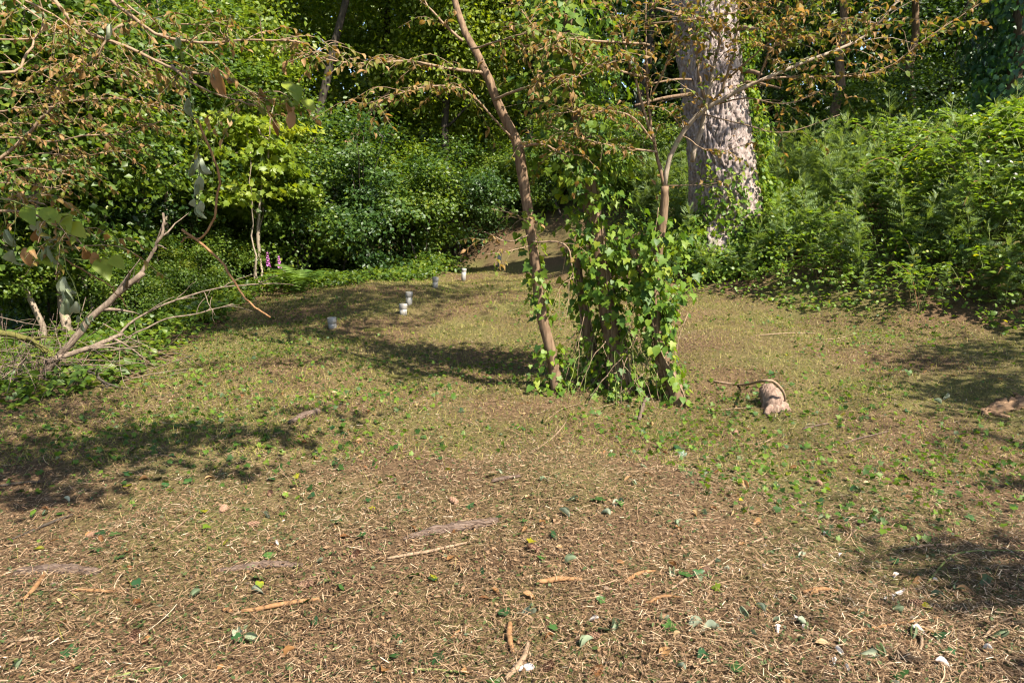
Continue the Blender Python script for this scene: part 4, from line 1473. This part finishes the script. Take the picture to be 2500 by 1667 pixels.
for k_, (u, v, lab) in enumerate(((40, 905, "tuft of bleached dry stalks leaning beside the mossy branch"), (95, 930, "smaller tuft of bleached stalks at the foot of the slanting branch"), (-25, 930, "bleached stalk tuft at the outer end of the brush pile"))):
    b = P(u, v, 6.0)
    b = G(b[0], b[1])
    t = thing("dry_stalk_tuft", lab, "dry stalks", b, "bleached stalk tufts")
    for _ in range(14):
        d = np.array([r.normal(.2, .25), r.normal(0, .2), .8]) * r.uniform(.35, .9)
        q_ = wobble(spline([[r.normal(0, .1), r.normal(0, .1), -.02], d * .5 + r.normal(0, .03, 3), d], 7), .01, r)
        link("stalk", MB().tube(q_, [.0032, .0018], 5).mesh("stalk", M['straw_stalk'] if 'straw_stalk' in M else M['pale_wood']), t)
t = thing("brush_pile", "tangle of thin dead twigs heaped under the slanting dead branch", "brush", at(160, 6.1))
mb = MB()
for _ in range(75):
    c = np.array([r.normal(-.05, .55), r.normal(.1, .3), abs(r.normal(.12, .16))])
    d = unit(r.normal(0, 1, 3) * [1, .6, .45]) * r.uniform(.2, .6)
    q_ = wobble(spline([c - d, c + r.normal(0, .04, 3), c + d], 6), .012, r)
    q_[:, 2] = np.maximum(q_[:, 2], .01)
    mb.tube(q_, [r.uniform(.002, .006), .0015], 4, cap=False)
link("twig_tangle", mb.mesh("twig_tangle", M['dead_bark']), t, kind="stuff")


# ------------------------------------------------------------------ the tree at the left whose withered branches hang into view
ob_ = G(-4.6, 2.6)
ov = thing("overhanging_tree", "tree beside the clearing whose withered brown branches hang in over the left thicket", "tree", ob_)
op = wobble(spline([ob_ - [0, 0, .1], ob_ + [.2, .2, 2], ob_ + [.5, .5, 4.5], ob_ + [.6, .8, 7]], 16), .02)
link("trunk", MB().tube(op - ob_, [.15, .12, .09, .05], 11, rough=.04).mesh("trunk", M['grey_bark']), ov)
tw = Twigs(71)
brs = []
a0 = op[8]
for ci, (ctrl, r0, nt_, bare) in enumerate([
        ([(-350, -300, 3.6), (60, -80, 3.7), (200, 60, 3.7), (330, 120, 3.7), (440, 170, 3.6), (560, 190, 3.6), (660, 250, 3.5)], .013, 16, .05),
        ([(-300, -350, 3.7), (150, -120, 3.8), (290, 20, 3.8), (400, 90, 3.8), (520, 105, 3.8), (640, 100, 3.8), (740, 105, 3.9)], .012, 18, .05),
        ([(-500, 600, 4.4), (-60, 430, 4.4), (75, 330, 4.4), (130, 255, 4.4), (150, 200, 4.4), (190, 170, 4.4)], .014, 10, .1),
        ([(90, 300, 4.4), (160, 250, 4.3), (260, 240, 4.2), (340, 250, 4.1), (420, 270, 4.1)], .008, 14, .05),
        ([(-200, 380, 4.2), (0, 340, 4.2), (110, 350, 4.2), (220, 335, 4.1), (320, 330, 4.1), (395, 295, 4.0)], .008, 14, .15),
        ([(-400, 250, 4.0), (-60, 270, 4.1), (60, 260, 4.1), (150, 260, 4.2)], .008, 9, .1),
        ([(-300, 420, 3.9), (-20, 420, 4.0), (90, 410, 4.0), (180, 430, 4.0)], .007, 10, .1),
        ([(-420, 80, 3.6), (0, 180, 3.8), (80, 120, 3.9), (108, 40, 4.0), (90, -40, 4.0)], .010, 7, .2),
        ([(-400, -100, 3.4), (0, -10, 3.5), (110, 30, 3.5), (210, 90, 3.5)], .009, 8, .1),
        ([(-350, 560, 3.3), (-60, 520, 3.3), (60, 520, 3.3), (150, 560, 3.2), (220, 610, 3.2)], .009, 12, .05),
        ([(-350, 480, 3.2), (-40, 480, 3.3), (50, 490, 3.3), (110, 500, 3.3)], .008, 8, .1),
        ([(420, 160, 3.6), (500, 225, 3.5), (580, 250, 3.5), (630, 262, 3.5)], .006, 8, .05),
        ([(-350, 150, 4.6), (0, 215, 4.6), (140, 225, 4.6), (250, 190, 4.6), (330, 200, 4.6)], .007, 15, .02),
        ([(-350, 330, 4.5), (0, 300, 4.5), (120, 305, 4.5), (210, 290, 4.5)], .007, 13, .02),
        ([(-350, 400, 4.5), (-20, 385, 4.5), (100, 375, 4.5), (200, 385, 4.4), (270, 370, 4.4)], .007, 14, .02),
        ([(-250, -250, 4.3), (60, 20, 4.4), (190, 110, 4.4), (290, 160, 4.4), (390, 210, 4.3)], .007, 14, .05),
        ([(-350, 60, 4.0), (0, 100, 4.2), (120, 90, 4.3), (230, 60, 4.4), (330, 65, 4.4)], .007, 13, .05),
        ([(-250, -350, 4.0), (200, -60, 4.1), (350, 40, 4.1), (470, 60, 4.1), (560, 50, 4.2)], .007, 11, .05),
        ([(-350, 470, 4.2), (-20, 445, 4.2), (80, 450, 4.2), (160, 470, 4.2)], .006, 9, .05),
        ([(300, 60, 3.7), (240, 130, 3.7), (180, 200, 3.8)], .006, 8, .05)]):
    p = px_path(ctrl, 20, .008, 140 + ci)
    tw.cur = ci
    if ctrl[0][0] < -150:
        j = int(np.argmin(np.linalg.norm(op - p[0] - [0, 0, 0], axis=1)))
        p = np.vstack([spline([op[j], p[0], p[1]], 5)[:-1], p[1:]])
    mb = MB().tube(p - ob_, [r0 * 1.2, r0 * .8, r0 * .55, r0 * .3], 8, rough=.05)
    m2 = MB()
    tw.side_twigs(m2, p, nt_, (.14, .38), max(.0018, r0 * .25), .029, lo=.3, droop=.3, bare=bare)
    tw.leaves_along(p, .07, start=.4)
    if m2.v:
        off = mb.n
        mb.v.append(np.vstack(m2.v) - ob_)
        mb.q.append(np.vstack(m2.q) + off)
        mb.n += m2.n
    brs.append(link("branch", mb.mesh("branch", M['twig']), ov))
pos, R = tw.arrays()
n = len(pos)
r = np.random.default_rng(72)
leaf_objects(ov, ob_, T_DRYLO + [T_OVAL, T_DRY[0]], 'ovleaf', M['branch_leaf'], pos, R, r.uniform(.022, .050, n), np.clip(r.normal(.42, .27, n), 0, 1), r.integers(0, 4, n), "leaf", 298, owners=[brs[q] for q in tw.bi])
r = np.random.default_rng(73)
lp, lR, lt_, lc = crown_cloud(ob_ + [.4, .6, 6.4], np.array([2.0, 2.0, 1.9]), 3500, 34, r, .4, .2)
link("crown", scatter_mesh("crown", T_OVAL, lp - ob_, lR, r.uniform(.06, .1, len(lp)), lt_, M['branch_leaf']), ov)
for c in lc[::4]:
    a = op[11]
    link("limb", MB().tube(wobble(spline([a, (a + c) / 2 + [0, 0, .1], c], 8), .02, r) - ob_, [.03, .008], 5, cap=False).mesh("limb", M['grey_bark']), ov)


# hanging vines and canes
def hanging_vine(label, ctrl, spots, seed, rad=.003, mat='stem_green', size=(.06, .11)):
    r = np.random.default_rng(seed)
    p = px_path(ctrl, 22, .006, seed)
    o = p[0]
    t = thing("hanging_vine", label, "vine", o, "cut vines hanging from the withered branches")
    link("vine_stem", MB().tube(p - o, [rad, rad * .7], 6).mesh("vine_stem", M[mat]), t)
    for (u, v, d, kind, s) in spots:
        q_ = P(u, v, d)
        i = int(np.argmin(np.linalg.norm(p - q_, axis=1)))
        stk = link("leaf_stalk", MB().tube(spline([p[i] - o, (p[i] + q_) / 2 - o + r.normal(0, .01, 3), q_ - o], 5), [.0016, .0012], 4).mesh("leaf_stalk", M[mat]), t)
        ax = np.array([[r.normal(0, .25), r.normal(0, .25), -1.0]])
        nm = np.array([[r.normal(.3, .5), -1.0, r.normal(.2, .3)]])
        if kind == 'w':
            tm, mt = T_WILT[r.integers(0, 3)], M['wilted']
        elif kind == 'g':
            tm, mt = T_TOOTH, M['yellow_leaf']
            ax = np.array([[r.normal(.5, .4), -.3, -.6]])
            nm = np.array([[r.normal(0, .3), -.6, .8]])
        else:
            tm, mt = T_DRY[r.integers(0, 4)], M['dry_leaf']
        link("leaf", scatter_mesh("leaf", tm, q_[None] - o, frames(ax, nm), np.array([s]), np.array([r.uniform(.4, .98)]), mt, smooth=False), stk)
    return t


hanging_vine("wilted grey green vine dangling in a long strand from the withered branch", [(455, 175, 3.45), (470, 250, 3.4), (480, 330, 3.4), (485, 420, 3.4), (480, 540, 3.4)],
             [(460, 240, 3.4, 'w', .09), (465, 260, 3.4, 'w', .08), (480, 370, 3.4, 'w', .10), (492, 385, 3.38, 'w', .11), (474, 400, 3.42, 'w', .09), (486, 430, 3.4, 'w', .10), (476, 450, 3.4, 'w', .07),
              (475, 485, 3.4, 'w', .08), (490, 490, 3.38, 'w', .09), (484, 500, 3.4, 'w', .08), (430, 90, 3.4, 'w', .07), (268, 60, 3.5, 'w', .08), (530, 165, 3.5, 'd', .14), (520, 180, 3.5, 'w', .06)], 1)
hanging_vine("vine with fresh green leaves at the tip of the withered branch", [(560, 190, 3.55), (640, 230, 3.5), (700, 235, 3.5), (745, 220, 3.5)],
             [(690, 200, 3.5, 'g', .10), (715, 205, 3.5, 'g', .11), (735, 225, 3.5, 'g', .10), (700, 240, 3.5, 'd', .09), (715, 270, 3.5, 'd', .09), (740, 240, 3.5, 'g', .10), (670, 290, 3.5, 'd', .09), (635, 215, 3.5, 'd', .08)], 2)
hanging_vine("low hanging vine with fresh and bleached leaves above the brush pile", [(-60, 470, 3.2), (60, 500, 3.2), (110, 540, 3.2), (150, 640, 3.2), (170, 700, 3.2), (210, 790, 3.2)],
             [(60, 500, 3.2, 'g', .12), (110, 505, 3.2, 'g', .12), (150, 520, 3.2, 'g', .11), (165, 545, 3.2, 'g', .12), (30, 610, 3.2, 'w', .12), (15, 560, 3.2, 'w', .10), (100, 540, 3.2, 'w', .13), (120, 600, 3.2, 'w', .13),
              (95, 620, 3.2, 'g', .10), (160, 675, 3.2, 'w', .12), (155, 700, 3.2, 'w', .13), (165, 730, 3.2, 'w', .12), (185, 735, 3.2, 'w', .10), (240, 630, 3.2, 'g', .13), (270, 625, 3.2, 'g', .10),
              (205, 605, 3.2, 'd', .11), (230, 615, 3.2, 'd', .10), (90, 560, 3.2, 'd', .09), (60, 605, 3.2, 'd', .09), (190, 770, 3.2, 'w', .05), (212, 775, 3.2, 'w', .05), (225, 770, 3.2, 'w', .045), (200, 790, 3.2, 'w', .05)], 3)
hanging_vine("thin green tendril dangling beside the wilted strand", [(555, 240, 3.5), (530, 330, 3.5), (525, 400, 3.5), (527, 460, 3.5), (522, 480, 3.5)], [(560, 285, 3.5, 'd', .05)], 4, .0022)


def cane(label, ctrl, rad, seed, mat='cane'):
    p = px_path(ctrl, 22, .004, seed)
    o = p[0]
    t = thing("hanging_cane", label, "cane", o, "bare canes hanging from the withered branches")
    link("cane_stem", MB().tube(p - o, rad, 7, rough=.05).mesh("cane_stem", M[mat]), t)
    r = np.random.default_rng(seed)
    for _ in range(7):
        i = r.integers(4, 20)
        d = unit(r.normal(0, 1, 3)) * .012
        link("thorn", MB().tube(np.array([p[i], p[i] + d * .5, p[i] + d]) - o, [.0022, .0006], 4).mesh("thorn", M[mat]), t)


cane("long curved tan cane hanging down through the withered branches", [(480, 290, 3.5), (515, 370, 3.5), (535, 430, 3.5), (535, 490, 3.5), (515, 550, 3.5), (490, 583, 3.5), (455, 580, 3.5), (442, 592, 3.5)], [.006, .006, .004], 1)
cane("straight orange thorny cane hanging out over the shaded clearing edge", [(444, 560, 3.5), (500, 600, 3.48), (555, 655, 3.46), (590, 715, 3.44), (625, 750, 3.42), (660, 775, 3.4)], [.007, .006, .004], 2)
cane("drooping reddish cane above the slanting dead branch", [(155, 630, 3.3), (220, 670, 3.3), (262, 700, 3.3), (285, 725, 3.3), (308, 748, 3.3)], [.0035, .003, .002], 3)

# ------------------------------------------------------------------ trees standing behind the viewer, whose shade falls into view
SH = np.array([-0.7363, 0.6766]) / math.tan(SUN_EL)         # ground shift of a shadow for one metre of height


def caster(gp, h):
    """crown position whose shade falls on ground point gp"""
    g = np.asarray(gp, float)
    return np.array([g[0] - SH[0] * (h - g[2]), g[1] - SH[1] * (h - g[2]), h])


def shade_tree(label, base, trunk_top, clumps, seed, mat='far_leaf', leaf=(.07, .12)):
    r = np.random.default_rng(seed)
    base = G(*base)
    t = thing("maple_tree", label, "tree", base, "trees standing around the open side of the clearing")
    tt = np.array(trunk_top, float)
    p = wobble(spline([base - [0, 0, .15], base * .6 + tt * .4, tt], 14), .03, r)
    link("trunk", MB().tube(p - base, [.22, .16, .12, .06], 11, rough=.04).mesh("trunk", M['grey_bark']), t)
    P_, N_ = [], []
    for c, sg, n in clumps:
        c = np.asarray(c, float)
        a = p[np.argmin(np.abs(p[:, 2] - (c[2] - .4)))]
        mid = (a + c) / 2 + [0, 0, .25]
        q_ = wobble(spline([a, mid, c], 10), .03, r)
        link("limb", MB().tube(q_ - base, [.045, .025, .008], 6).mesh("limb", M['grey_bark']), t)
        P_.append(c + r.normal(0, 1, (n, 3)) * np.asarray(sg))
    P_ = np.vstack(P_)
    n = len(P_)
    link("crown", scatter_mesh("crown", T_OVAL, P_ - base, frames(r.normal(0, 1, (n, 3)) * [1, 1, .3] - [0, 0, .3], r.normal(0, .45, (n, 3)) + [0, 0, 1]), r.uniform(*leaf, n), np.clip(r.normal(.5, .2, n), 0, 1), M[mat]), t)


def cl_at(u, v, h, sg, n):
    return caster(ground_at(u, v), h), sg, n


shade_tree("maple beside the viewer with a low bough over the near left of the clearing", (-5.2, .6), (-5.6, .2, 8), [
    cl_at(100, 1120, 3.7, (.5, .26, .10), 620), cl_at(330, 1065, 3.7, (.42, .20, .1), 360), cl_at(600, 1060, 3.6, (.28, .10, .08), 160),
    cl_at(60, 1220, 3.6, (.26, .08, .08), 100), cl_at(600, 1150, 3.5, (.12, .06, .05), 30), cl_at(-250, 1100, 3.8, (.5, .4, .2), 320), cl_at(790, 1000, 3.7, (.3, .06, .05), 45),
    ((-5.8, 0, 7.2), (1.1, 1.1, .8), 1200), ((-6.4, -1.0, 6.0), (1.0, 1.0, .7), 900)], 94)
shade_tree("maple standing behind the viewer with boughs over the near edge of the clearing", (7.0, -3.4), (7.2, -3.6, 8), [
    cl_at(2480, 1420, 4.0, (.20, .16, .1), 150), cl_at(2380, 1340, 4.0, (.2, .05, .05), 40), cl_at(2620, 1400, 4.2, (.4, .3, .15), 300), cl_at(2480, 1180, 4.4, (.2, .06, .05), 45),
    ((7.6, -4.6, 7.6), (1.1, 1.1, .7), 1300), ((8.4, -3.8, 6.6), (1.1, 1.1, .7), 1200)], 91)
shade_tree("maple beside the bank with boughs shading its outer corner", (9.6, -.6), (9.8, -.8, 10), [
    cl_at(2420, 950, 4.0, (.36, .24, .12), 420), cl_at(2480, 860, 4.4, (.5, .4, .2), 620), cl_at(2330, 870, 4.2, (.34, .18, .1), 240), cl_at(2250, 900, 4.2, (.2, .08, .06), 50), cl_at(2560, 980, 4.2, (.5, .35, .2), 380),
    ((10.2, -1.4, 8.2), (1.2, 1.2, .9), 1300), ((11.0, -.4, 7.0), (1.2, 1.2, .9), 1100)], 92)
shade_tree("tall maple on top of the bank shading the far end of the clearing", (11.5, 9.5), (11, 9.8, 15), [
    cl_at(800, 742, 10.0, (1.1, .6, .4), 420), cl_at(950, 725, 10.2, (1.0, .6, .4), 380), cl_at(1120, 715, 9.0, (.9, .45, .3), 330), cl_at(640, 750, 11.2, (1.1, .6, .4), 420),
    cl_at(900, 700, 11.5, (1.3, .8, .4), 450), cl_at(560, 780, 11.5, (.9, .4, .3), 220), cl_at(1360, 630, 8.8, (.8, .5, .3), 260)], 93, leaf=(.10, .18))


# ------------------------------------------------------------------ wood, sticks, cones, stones and leaves on the ground
def lying(name, label, cat, u0, v0, u1, v1, rad, mat, seed, bend=.02, lift=.5, group=None, sides=9, rough=.08, n=9, knots=0):
    r = np.random.default_rng(seed)
    a, b = ground_at(u0, v0), ground_at(u1, v1)
    a[2] += np.atleast_1d(rad)[0] * lift
    b[2] += np.atleast_1d(rad)[-1] * lift
    m_ = (a + b) / 2
    dd = b - a
    m_ += np.array([-dd[1], dd[0], 0]) * bend
    m_[2] = float(H(m_[0], m_[1])) + np.mean(rad) * lift + .003
    p = wobble(spline([a, m_, b], n), .0016, r)
    t = thing(name, label, cat, p[0], group)
    link("wood", MB().tube(p - p[0], rad, sides, rough=rough).mesh("wood", M[mat]), t)
    for k_ in range(knots):
        i = r.integers(2, n - 2)
        q_ = p[i] + unit(r.normal(0, 1, 3) * [1, 1, .2]) * np.mean(rad) * 3.0
        q_[2] = max(q_[2], float(H(q_[0], q_[1])) + .01)
        link("knot", MB().tube(np.array([p[i], (p[i] + q_) / 2, q_]) - p[0], [np.mean(rad) * .5, np.mean(rad) * .3], 6, rough=.1).mesh("knot", M[mat]), t)
    return t


lying("weathered_log", "weathered pinkish grey log half sunk in the litter with a green leaf at its end", "log", 985, 1318, 1215, 1275, [.010, .024, .026, .022], 'pale_wood', 1, .03, .1, "half buried weathered logs", 14, .14, 26)
lying("weathered_log", "short pale weathered log with a brown stick leaning across it", "log", 42, 1402, 240, 1400, [.022, .025, .024, .018], 'pale_wood', 2, .02, .15, "half buried weathered logs", 14, .12, 26)
lying("weathered_log", "faint pale log almost flush with the straw between two sticks", "log", 530, 1392, 740, 1380, [.008, .02, .018, .010], 'pale_wood', 3, .02, -.1, "half buried weathered logs", 14, .14, 26)
lying("weathered_log", "small brown log lying in the open left of the ivy column", "log", 708, 1036, 778, 1008, [.018, .026, .022], 'pale_wood', 4, .02, .5, "half buried weathered logs", 14, .12, 26)
lying("rotten_log", "rotten split brown log in the shade at the outer edge of the clearing", "log", 2395, 1012, 2540, 985, [.03, .06, .065, .06], 'rot_wood', 5, .02, .2, None, 16, .2, 22, knots=3)
lying("mossy_root", "mossy ridge of root lying across the shaded grass", "root", 945, 918, 1095, 920, [.015, .03, .03, .02], 'moss', 6, .04, .15, None, 9, .15)
lying("mossy_root", "brown mossy root patch in front of the nearest pipe stub", "root", 890, 808, 945, 806, [.02, .035, .02], 'moss', 7, .03, .1, None, 9, .15)

# the cut stump with a root looped over it
sb = ground_at(1880, 985)
t = thing("tree_stump", "small cut stump with cracked slanting top and a root looped across it", "stump", sb)
p = np.array([[.02, -.10, -.07], [.01, -.05, .02], [-.01, .02, .085], [-.02, .07, .115]])
link("bole", MB().tube(spline(p, 14), [.11, .10, .085, .055], 18, rough=.10).mesh("bole", M['stump_wood']), t)
for a, b, rr_ in (((-.04, -.06, .03), (-.11, -.22, -.03), .030), ((.05, -.05, .03), (.10, -.2, -.04), .036), ((.06, .03, .05), (.17, .05, -.05), .034)):
    a, b = np.array(a), np.array(b)
    link("root", MB().tube(wobble(spline([a, (a + b) / 2 + [0, 0, .012], b], 9), .004), [rr_ * 1.2, rr_, rr_ * .7], 10, rough=.10).mesh("root", M['stump_wood']), t)
lp_ = [ground_at(1740, 935) + [0, 0, .02], ground_at(1810, 945) + [0, 0, .02], P(1862, 930, sb[1] - .10), P(1890, 930, sb[1] - .13), P(1912, 955, sb[1] - .15), ground_at(1918, 992)]
tr_ = thing("surface_root", "thin pale root arching over the small cut stump", "root", lp_[0])
link("root", MB().tube(wobble(spline(lp_, 18), .003) - lp_[0], [.008, .01, .011, .012, .007], 8, rough=.06).mesh("root", M['twig']), tr_)

stick_specs = [
    (58, 1470, 118, 1385, .010, 'cane', "dark brown stick leaning against the short pale log"), (175, 1443, 315, 1445, .007, 'cane', "straight orange brown stick parallel to the short pale log"),
    (590, 1500, 780, 1465, .010, 'cane', "long curved orange stick with a split pale end"), (545, 1492, 570, 1500, .008, 'cane', "stub of orange stick beside the long curved one"),
    (945, 1370, 1140, 1328, .008, 'twig', "pale arched stalk lying below the weathered log"), (1245, 1530, 1252, 1600, .012, 'cane', "flat orange stick standing out steeply from the straw"),
    (1235, 1665, 1290, 1575, .011, 'twig', "stout brown stick propped beside the flat orange one"), (1525, 1425, 1600, 1398, .009, 'cane', "short orange stick pointing at a pale wilted leaf"),
    (1575, 1475, 1665, 1460, .007, 'cane', "thin straight orange stick in the open straw"), (1960, 1450, 2045, 1444, .010, 'cane', "orange stick with a whitened broken end"),
    (2070, 1548, 2290, 1510, .006, 'cane', "long thin orange cane across the straw near the white scraps"), (1100, 1560, 1150, 1530, .005, 'cane', "small orange stick in the near straw"),
    (1300, 1105, 1385, 1025, .006, 'twig', "grey stick slanting near the ivy roots"), (1560, 1030, 1590, 960, .017, 'pale_wood', "stout pale stick propped against the foot of the ivy column"),
    (1200, 1180, 1270, 1165, .012, 'pale_wood', "flat pale bark strip lying in the open straw"), (1640, 1440, 1800, 1330, .006, 'twig', "long straight pale twig slanting across the right clearing"),
    (1735, 1005, 1850, 995, .005, 'twig', "thin root like twig lying in front of the stump"), (1830, 1330, 1890, 1310, .006, 'twig', "small pale twig in front of the green patch"),
    (2060, 1330, 2170, 1265, .004, 'twig', "thin straight twig in the brown litter at right"), (1960, 1050, 2030, 1035, .008, 'pale_wood', "short weathered stick among low ivy"),
    (1790, 1085, 1890, 1070, .005, 'twig', "curved twig among the low ivy behind the stump"), (2060, 1085, 2170, 1055, .007, 'pale_wood', "forked weathered stick in the green patch"),
    (1640, 975, 1450, 1000, .004, 'twig', "bare vine stem crawling out from the ivy column"), (1330, 1030, 1420, 985, .004, 'twig', "long thin vine stem leaving the ivy foot"),
    (480, 1255, 420, 1300, .004, 'twig', "thin twig in the near litter left of the fallen leaves"), (180, 1260, 30, 1320, .007, 'dark_bark', "dark stick lying in the shade patch"),
    (0, 1190, 110, 1180, .009, 'dark_bark', "dark broken stick deep in the shade patch"), (380, 1105, 430, 1118, .006, 'dark_bark', "short black curved twig beside the shade patch"),
    (2320, 1330, 2200, 1345, .006, 'twig', "twig lying across the edge of the near shade"), (2260, 1430, 2500, 1345, .005, 'stem_green', "green bramble shoot trailing out of the near shade"),
    (1310, 1430, 1420, 1420, .012, 'cane', "bundle end of dry brown stalk with frayed tip"), (240, 1665, 420, 1625, .004, 'stem_green', "long green grass stalk in the near litter"),
    (1010, 1640, 1150, 1650, .005, 'stem_green', "olive stalk lying beside two grey pebbles"), (100, 1560, 10, 1590, .006, 'twig', "brown twig at the near edge of the litter"),
    (2240, 1600, 2210, 1520, .006, 'twig', "pale split twig near the white scraps"), (2400, 1560, 2500, 1500, .005, 'twig', "tan twig by the wilted leaves near the shade"),
    (860, 1240, 930, 1190, .004, 'twig', "thin twig beside the half buried log"), (2090, 815, 1990, 830, .006, 'twig', "bare twig lying along the foot of the bank"),
    (1850, 820, 1990, 815, .008, 'twig', "curved stick lying between stump and bank"), (1060, 720, 1085, 735, .006, 'twig', "small pale stick in the sunlit grass beyond the pipes")]
for k_, (u0, v0, u1, v1, rd, mt, lab) in enumerate(stick_specs):
    lying("stick", lab, "stick", u0, v0, u1, v1, [rd * .75, rd, rd * .85, rd * .55], mt, 500 + k_, rng.normal(0, .06), 1.3, "sticks and twigs on the clearing floor", 7, .03, 14)

for k_, (u, v) in enumerate(((1265, 1637), (1290, 1635))):
    r = np.random.default_rng(k_)
    d = unit(r.normal(0, 1, (40, 3)))
    g = ground_at(u, v)
    lon, lat = np.meshgrid(np.linspace(0, 2 * np.pi, 11)[:-1], np.linspace(-1.5, 1.5, 7))
    sv = np.stack([np.cos(lat) * np.cos(lon), np.cos(lat) * np.sin(lon), np.sin(lat)], -1).reshape(-1, 3) * [.021, .016, .012] * (1 + r.normal(0, .05, (70, 1)))
    i = np.arange(6)[:, None] * 10
    j = np.arange(10)[None]
    link("pebble", np_mesh("pebble", sv, None, M['stone'], None, np.stack([i + j, i + (j + 1) % 10, i + 10 + (j + 1) % 10, i + 10 + j], -1).reshape(-1, 4), True), None, g + [0, 0, .008],
         "small smooth grey pebble in the near straw beside an olive stalk", "pebble", "two grey pebbles")


# fir cones: overlapping scales on a core
def make_cone(seed):
    r = np.random.default_rng(seed)
    t = thing("fir_cone", "small brown fir cone lying in the straw litter", "cone", (0, 0, 0), "fir cones in the litter")
    link("core", MB().tube(spline([[-.024, 0, 0], [0, 0, 0], [.026, 0, 0]], 7), [.004, .009, .010, .008, .003], 8).mesh("core", M['cone']), t)
    n = 60
    tt = np.linspace(0, 1, n)
    a = np.arange(n) * 2.4
    x = -.024 + .05 * tt
    rr_ = .006 + .008 * np.sin(np.pi * (tt * .85 + .1))
    p = np.c_[x, np.cos(a) * rr_ * .6, np.sin(a) * rr_ * .6]
    ax = np.c_[.7 + 0 * a, np.cos(a), np.sin(a)]
    link("scales", scatter_mesh("scales", T_HEART, p, frames(ax, np.c_[-.6 + 0 * a, np.cos(a), np.sin(a)]), np.full(n, .014), np.full(n, .5), M['cone']), t, kind="stuff")
    return t


cone0 = make_cone(1)
for k_, (u, v) in enumerate(((225, 1312), (545, 1250), (622, 1285), (660, 1208), (745, 1435), (1110, 1230), (1340, 1635), (1300, 1345), (1795, 1060), (2240, 1480), (870, 1358), (960, 1090), (2000, 1185), (1450, 1560), (330, 1560), (1720, 1400))):
    g = ground_at(u, v) + [0, 0, .013]
    if k_ == 0:
        cone0.location = g
        cone0.rotation_euler = (0, .1, 1.0)
    else:
        copy_tree(cone0, g, k_ * 1.7, .85 + .3 * ((k_ * 37) % 10) / 10)

# single fallen leaves that can be picked out
r = np.random.default_rng(88)


def fallen(name, label, group, tm, mat, n, d0, d1, size, spots=(), rn=(0, 1), tilt=.3, power=1.5, dense=None, lift=.012):
    meshes = [np_mesh(name, tv, tf, mat, np.full(len(tf), q_), smooth=True) for tv, tf in tm for q_ in np.linspace(rn[0], rn[1], 5)]
    pts = [(ground_at(u, v), s) for u, v, s in spots]
    while len(pts) < n:
        x, y = frustum_points(1, d0, d1, power, .74, r)
        if not clear_mask(x, y)[0] or (dense is not None and r.uniform() > dense(x[0], y[0])):
            continue
        pts.append((G(x[0], y[0]), r.uniform(*size)))
    for p, s in pts:
        R = flat_frames(1, tilt, r)[0]
        ob = bpy.data.objects.new(name, meshes[r.integers(0, len(meshes))])
        COL.objects.link(ob)
        m = np.eye(4)
        m[:3, :3] = R * s
        m[:3, 3] = p + [0, 0, lift + .004] - R[:, 1] * s * .45
        ob.matrix_world = Matrix(m.tolist())
        ob['label'], ob['category'], ob['group'] = label, "leaf", group


fallen("fallen_ivy_leaf", "loose dark green ivy leaf lying flat on the straw", "fallen green ivy leaves", [T_IVY, crumple(T_IVY, .06, 3), T_HEART], M['dark_ivy'], 130, 1.9, 6.5, (.035, .06),
       [(820, 1280, .06), (1215, 1270, .065), (1790, 1640, .06), (250, 1308, .06), (380, 1345, .055), (1460, 1225, .07), (1655, 1100, .065), (1785, 1210, .065), (2205, 1170, .07), (1945, 1155, .06), (660, 1365, .05), (2300, 1560, .06), (1585, 1045, .06), (770, 1530, .04), (335, 1435, .05)], (.3, 1))
fallen("fallen_brown_leaf", "dry curled brown leaf lying on the straw", "fallen brown leaves", T_DRY, M['dry_leaf'], 150, 1.8, 6.5, (.03, .06),
       [(1820, 1190, .07), (1850, 1280, .07), (1010, 1295, .055), (845, 1315, .06), (1700, 1260, .055), (160, 1525, .06), (940, 1645, .06), (2010, 1580, .06), (2100, 1500, .055), (1455, 1650, .07), (1625, 1600, .07), (2240, 1425, .06)], (.1, 1))
fallen("wilted_leaf", "pale grey green wilted leaf curled on the straw", "wilted pale leaves", T_WILT, M['wilted'], 70, 1.8, 4.2, (.035, .065),
       [(1400, 1225, .07), (1510, 1230, .07), (1380, 1260, .08), (1480, 1258, .06), (1390, 1375, .07), (1295, 1500, .08), (1640, 1405, .07), (1620, 1515, .075), (1690, 1530, .09), (1730, 1535, .09), (1500, 1535, .07), (1430, 1575, .07),
        (2120, 1610, .08), (2150, 1600, .08), (2190, 1500, .08), (2300, 1460, .10), (2340, 1440, .10), (2400, 1430, .09), (2230, 1555, .07), (2310, 975, .10), (2290, 985, .09), (585, 1560, .08), (620, 1570, .08), (40, 1640, .06), (1830, 1555, .06), (1960, 1530, .06), (2440, 1560, .08)],
       (0, 1), .45, dense=lambda x, y: .25 + .75 * (x > .5))
fallen("yellow_leaf", "small bright yellow leaf lying in the green patch", "yellow fallen leaves", [T_HEART, T_IVY], M['bramble'], 34, 2.2, 8, (.025, .045), [(315, 1190, .06), (500, 1255, .05), (98, 1345, .05), (1300, 1330, .045), (2060, 1015, .06), (2080, 1118, .05), (2205, 1122, .05), (1915, 995, .05)], (.92, 1.0))
wh = fallen("white_scrap", "chalk white dry scrap of leaf or bark on the straw", "white dry scraps", T_WILT, M['white_petal'], 22, 2, 3.2, (.02, .035), [(2185, 1412, .04), (2195, 1455, .04), (2180, 1462, .03), (2205, 1450, .03), (2160, 1470, .025), (1945, 1520, .045), (2050, 1600, .045), (2300, 1630, .05), (2240, 1545, .05), (1450, 1520, .04), (1900, 1545, .04), (2410, 1590, .04)],
       (.0, .8), .5, dense=lambda x, y: 1.0 if x > 1 else .1)
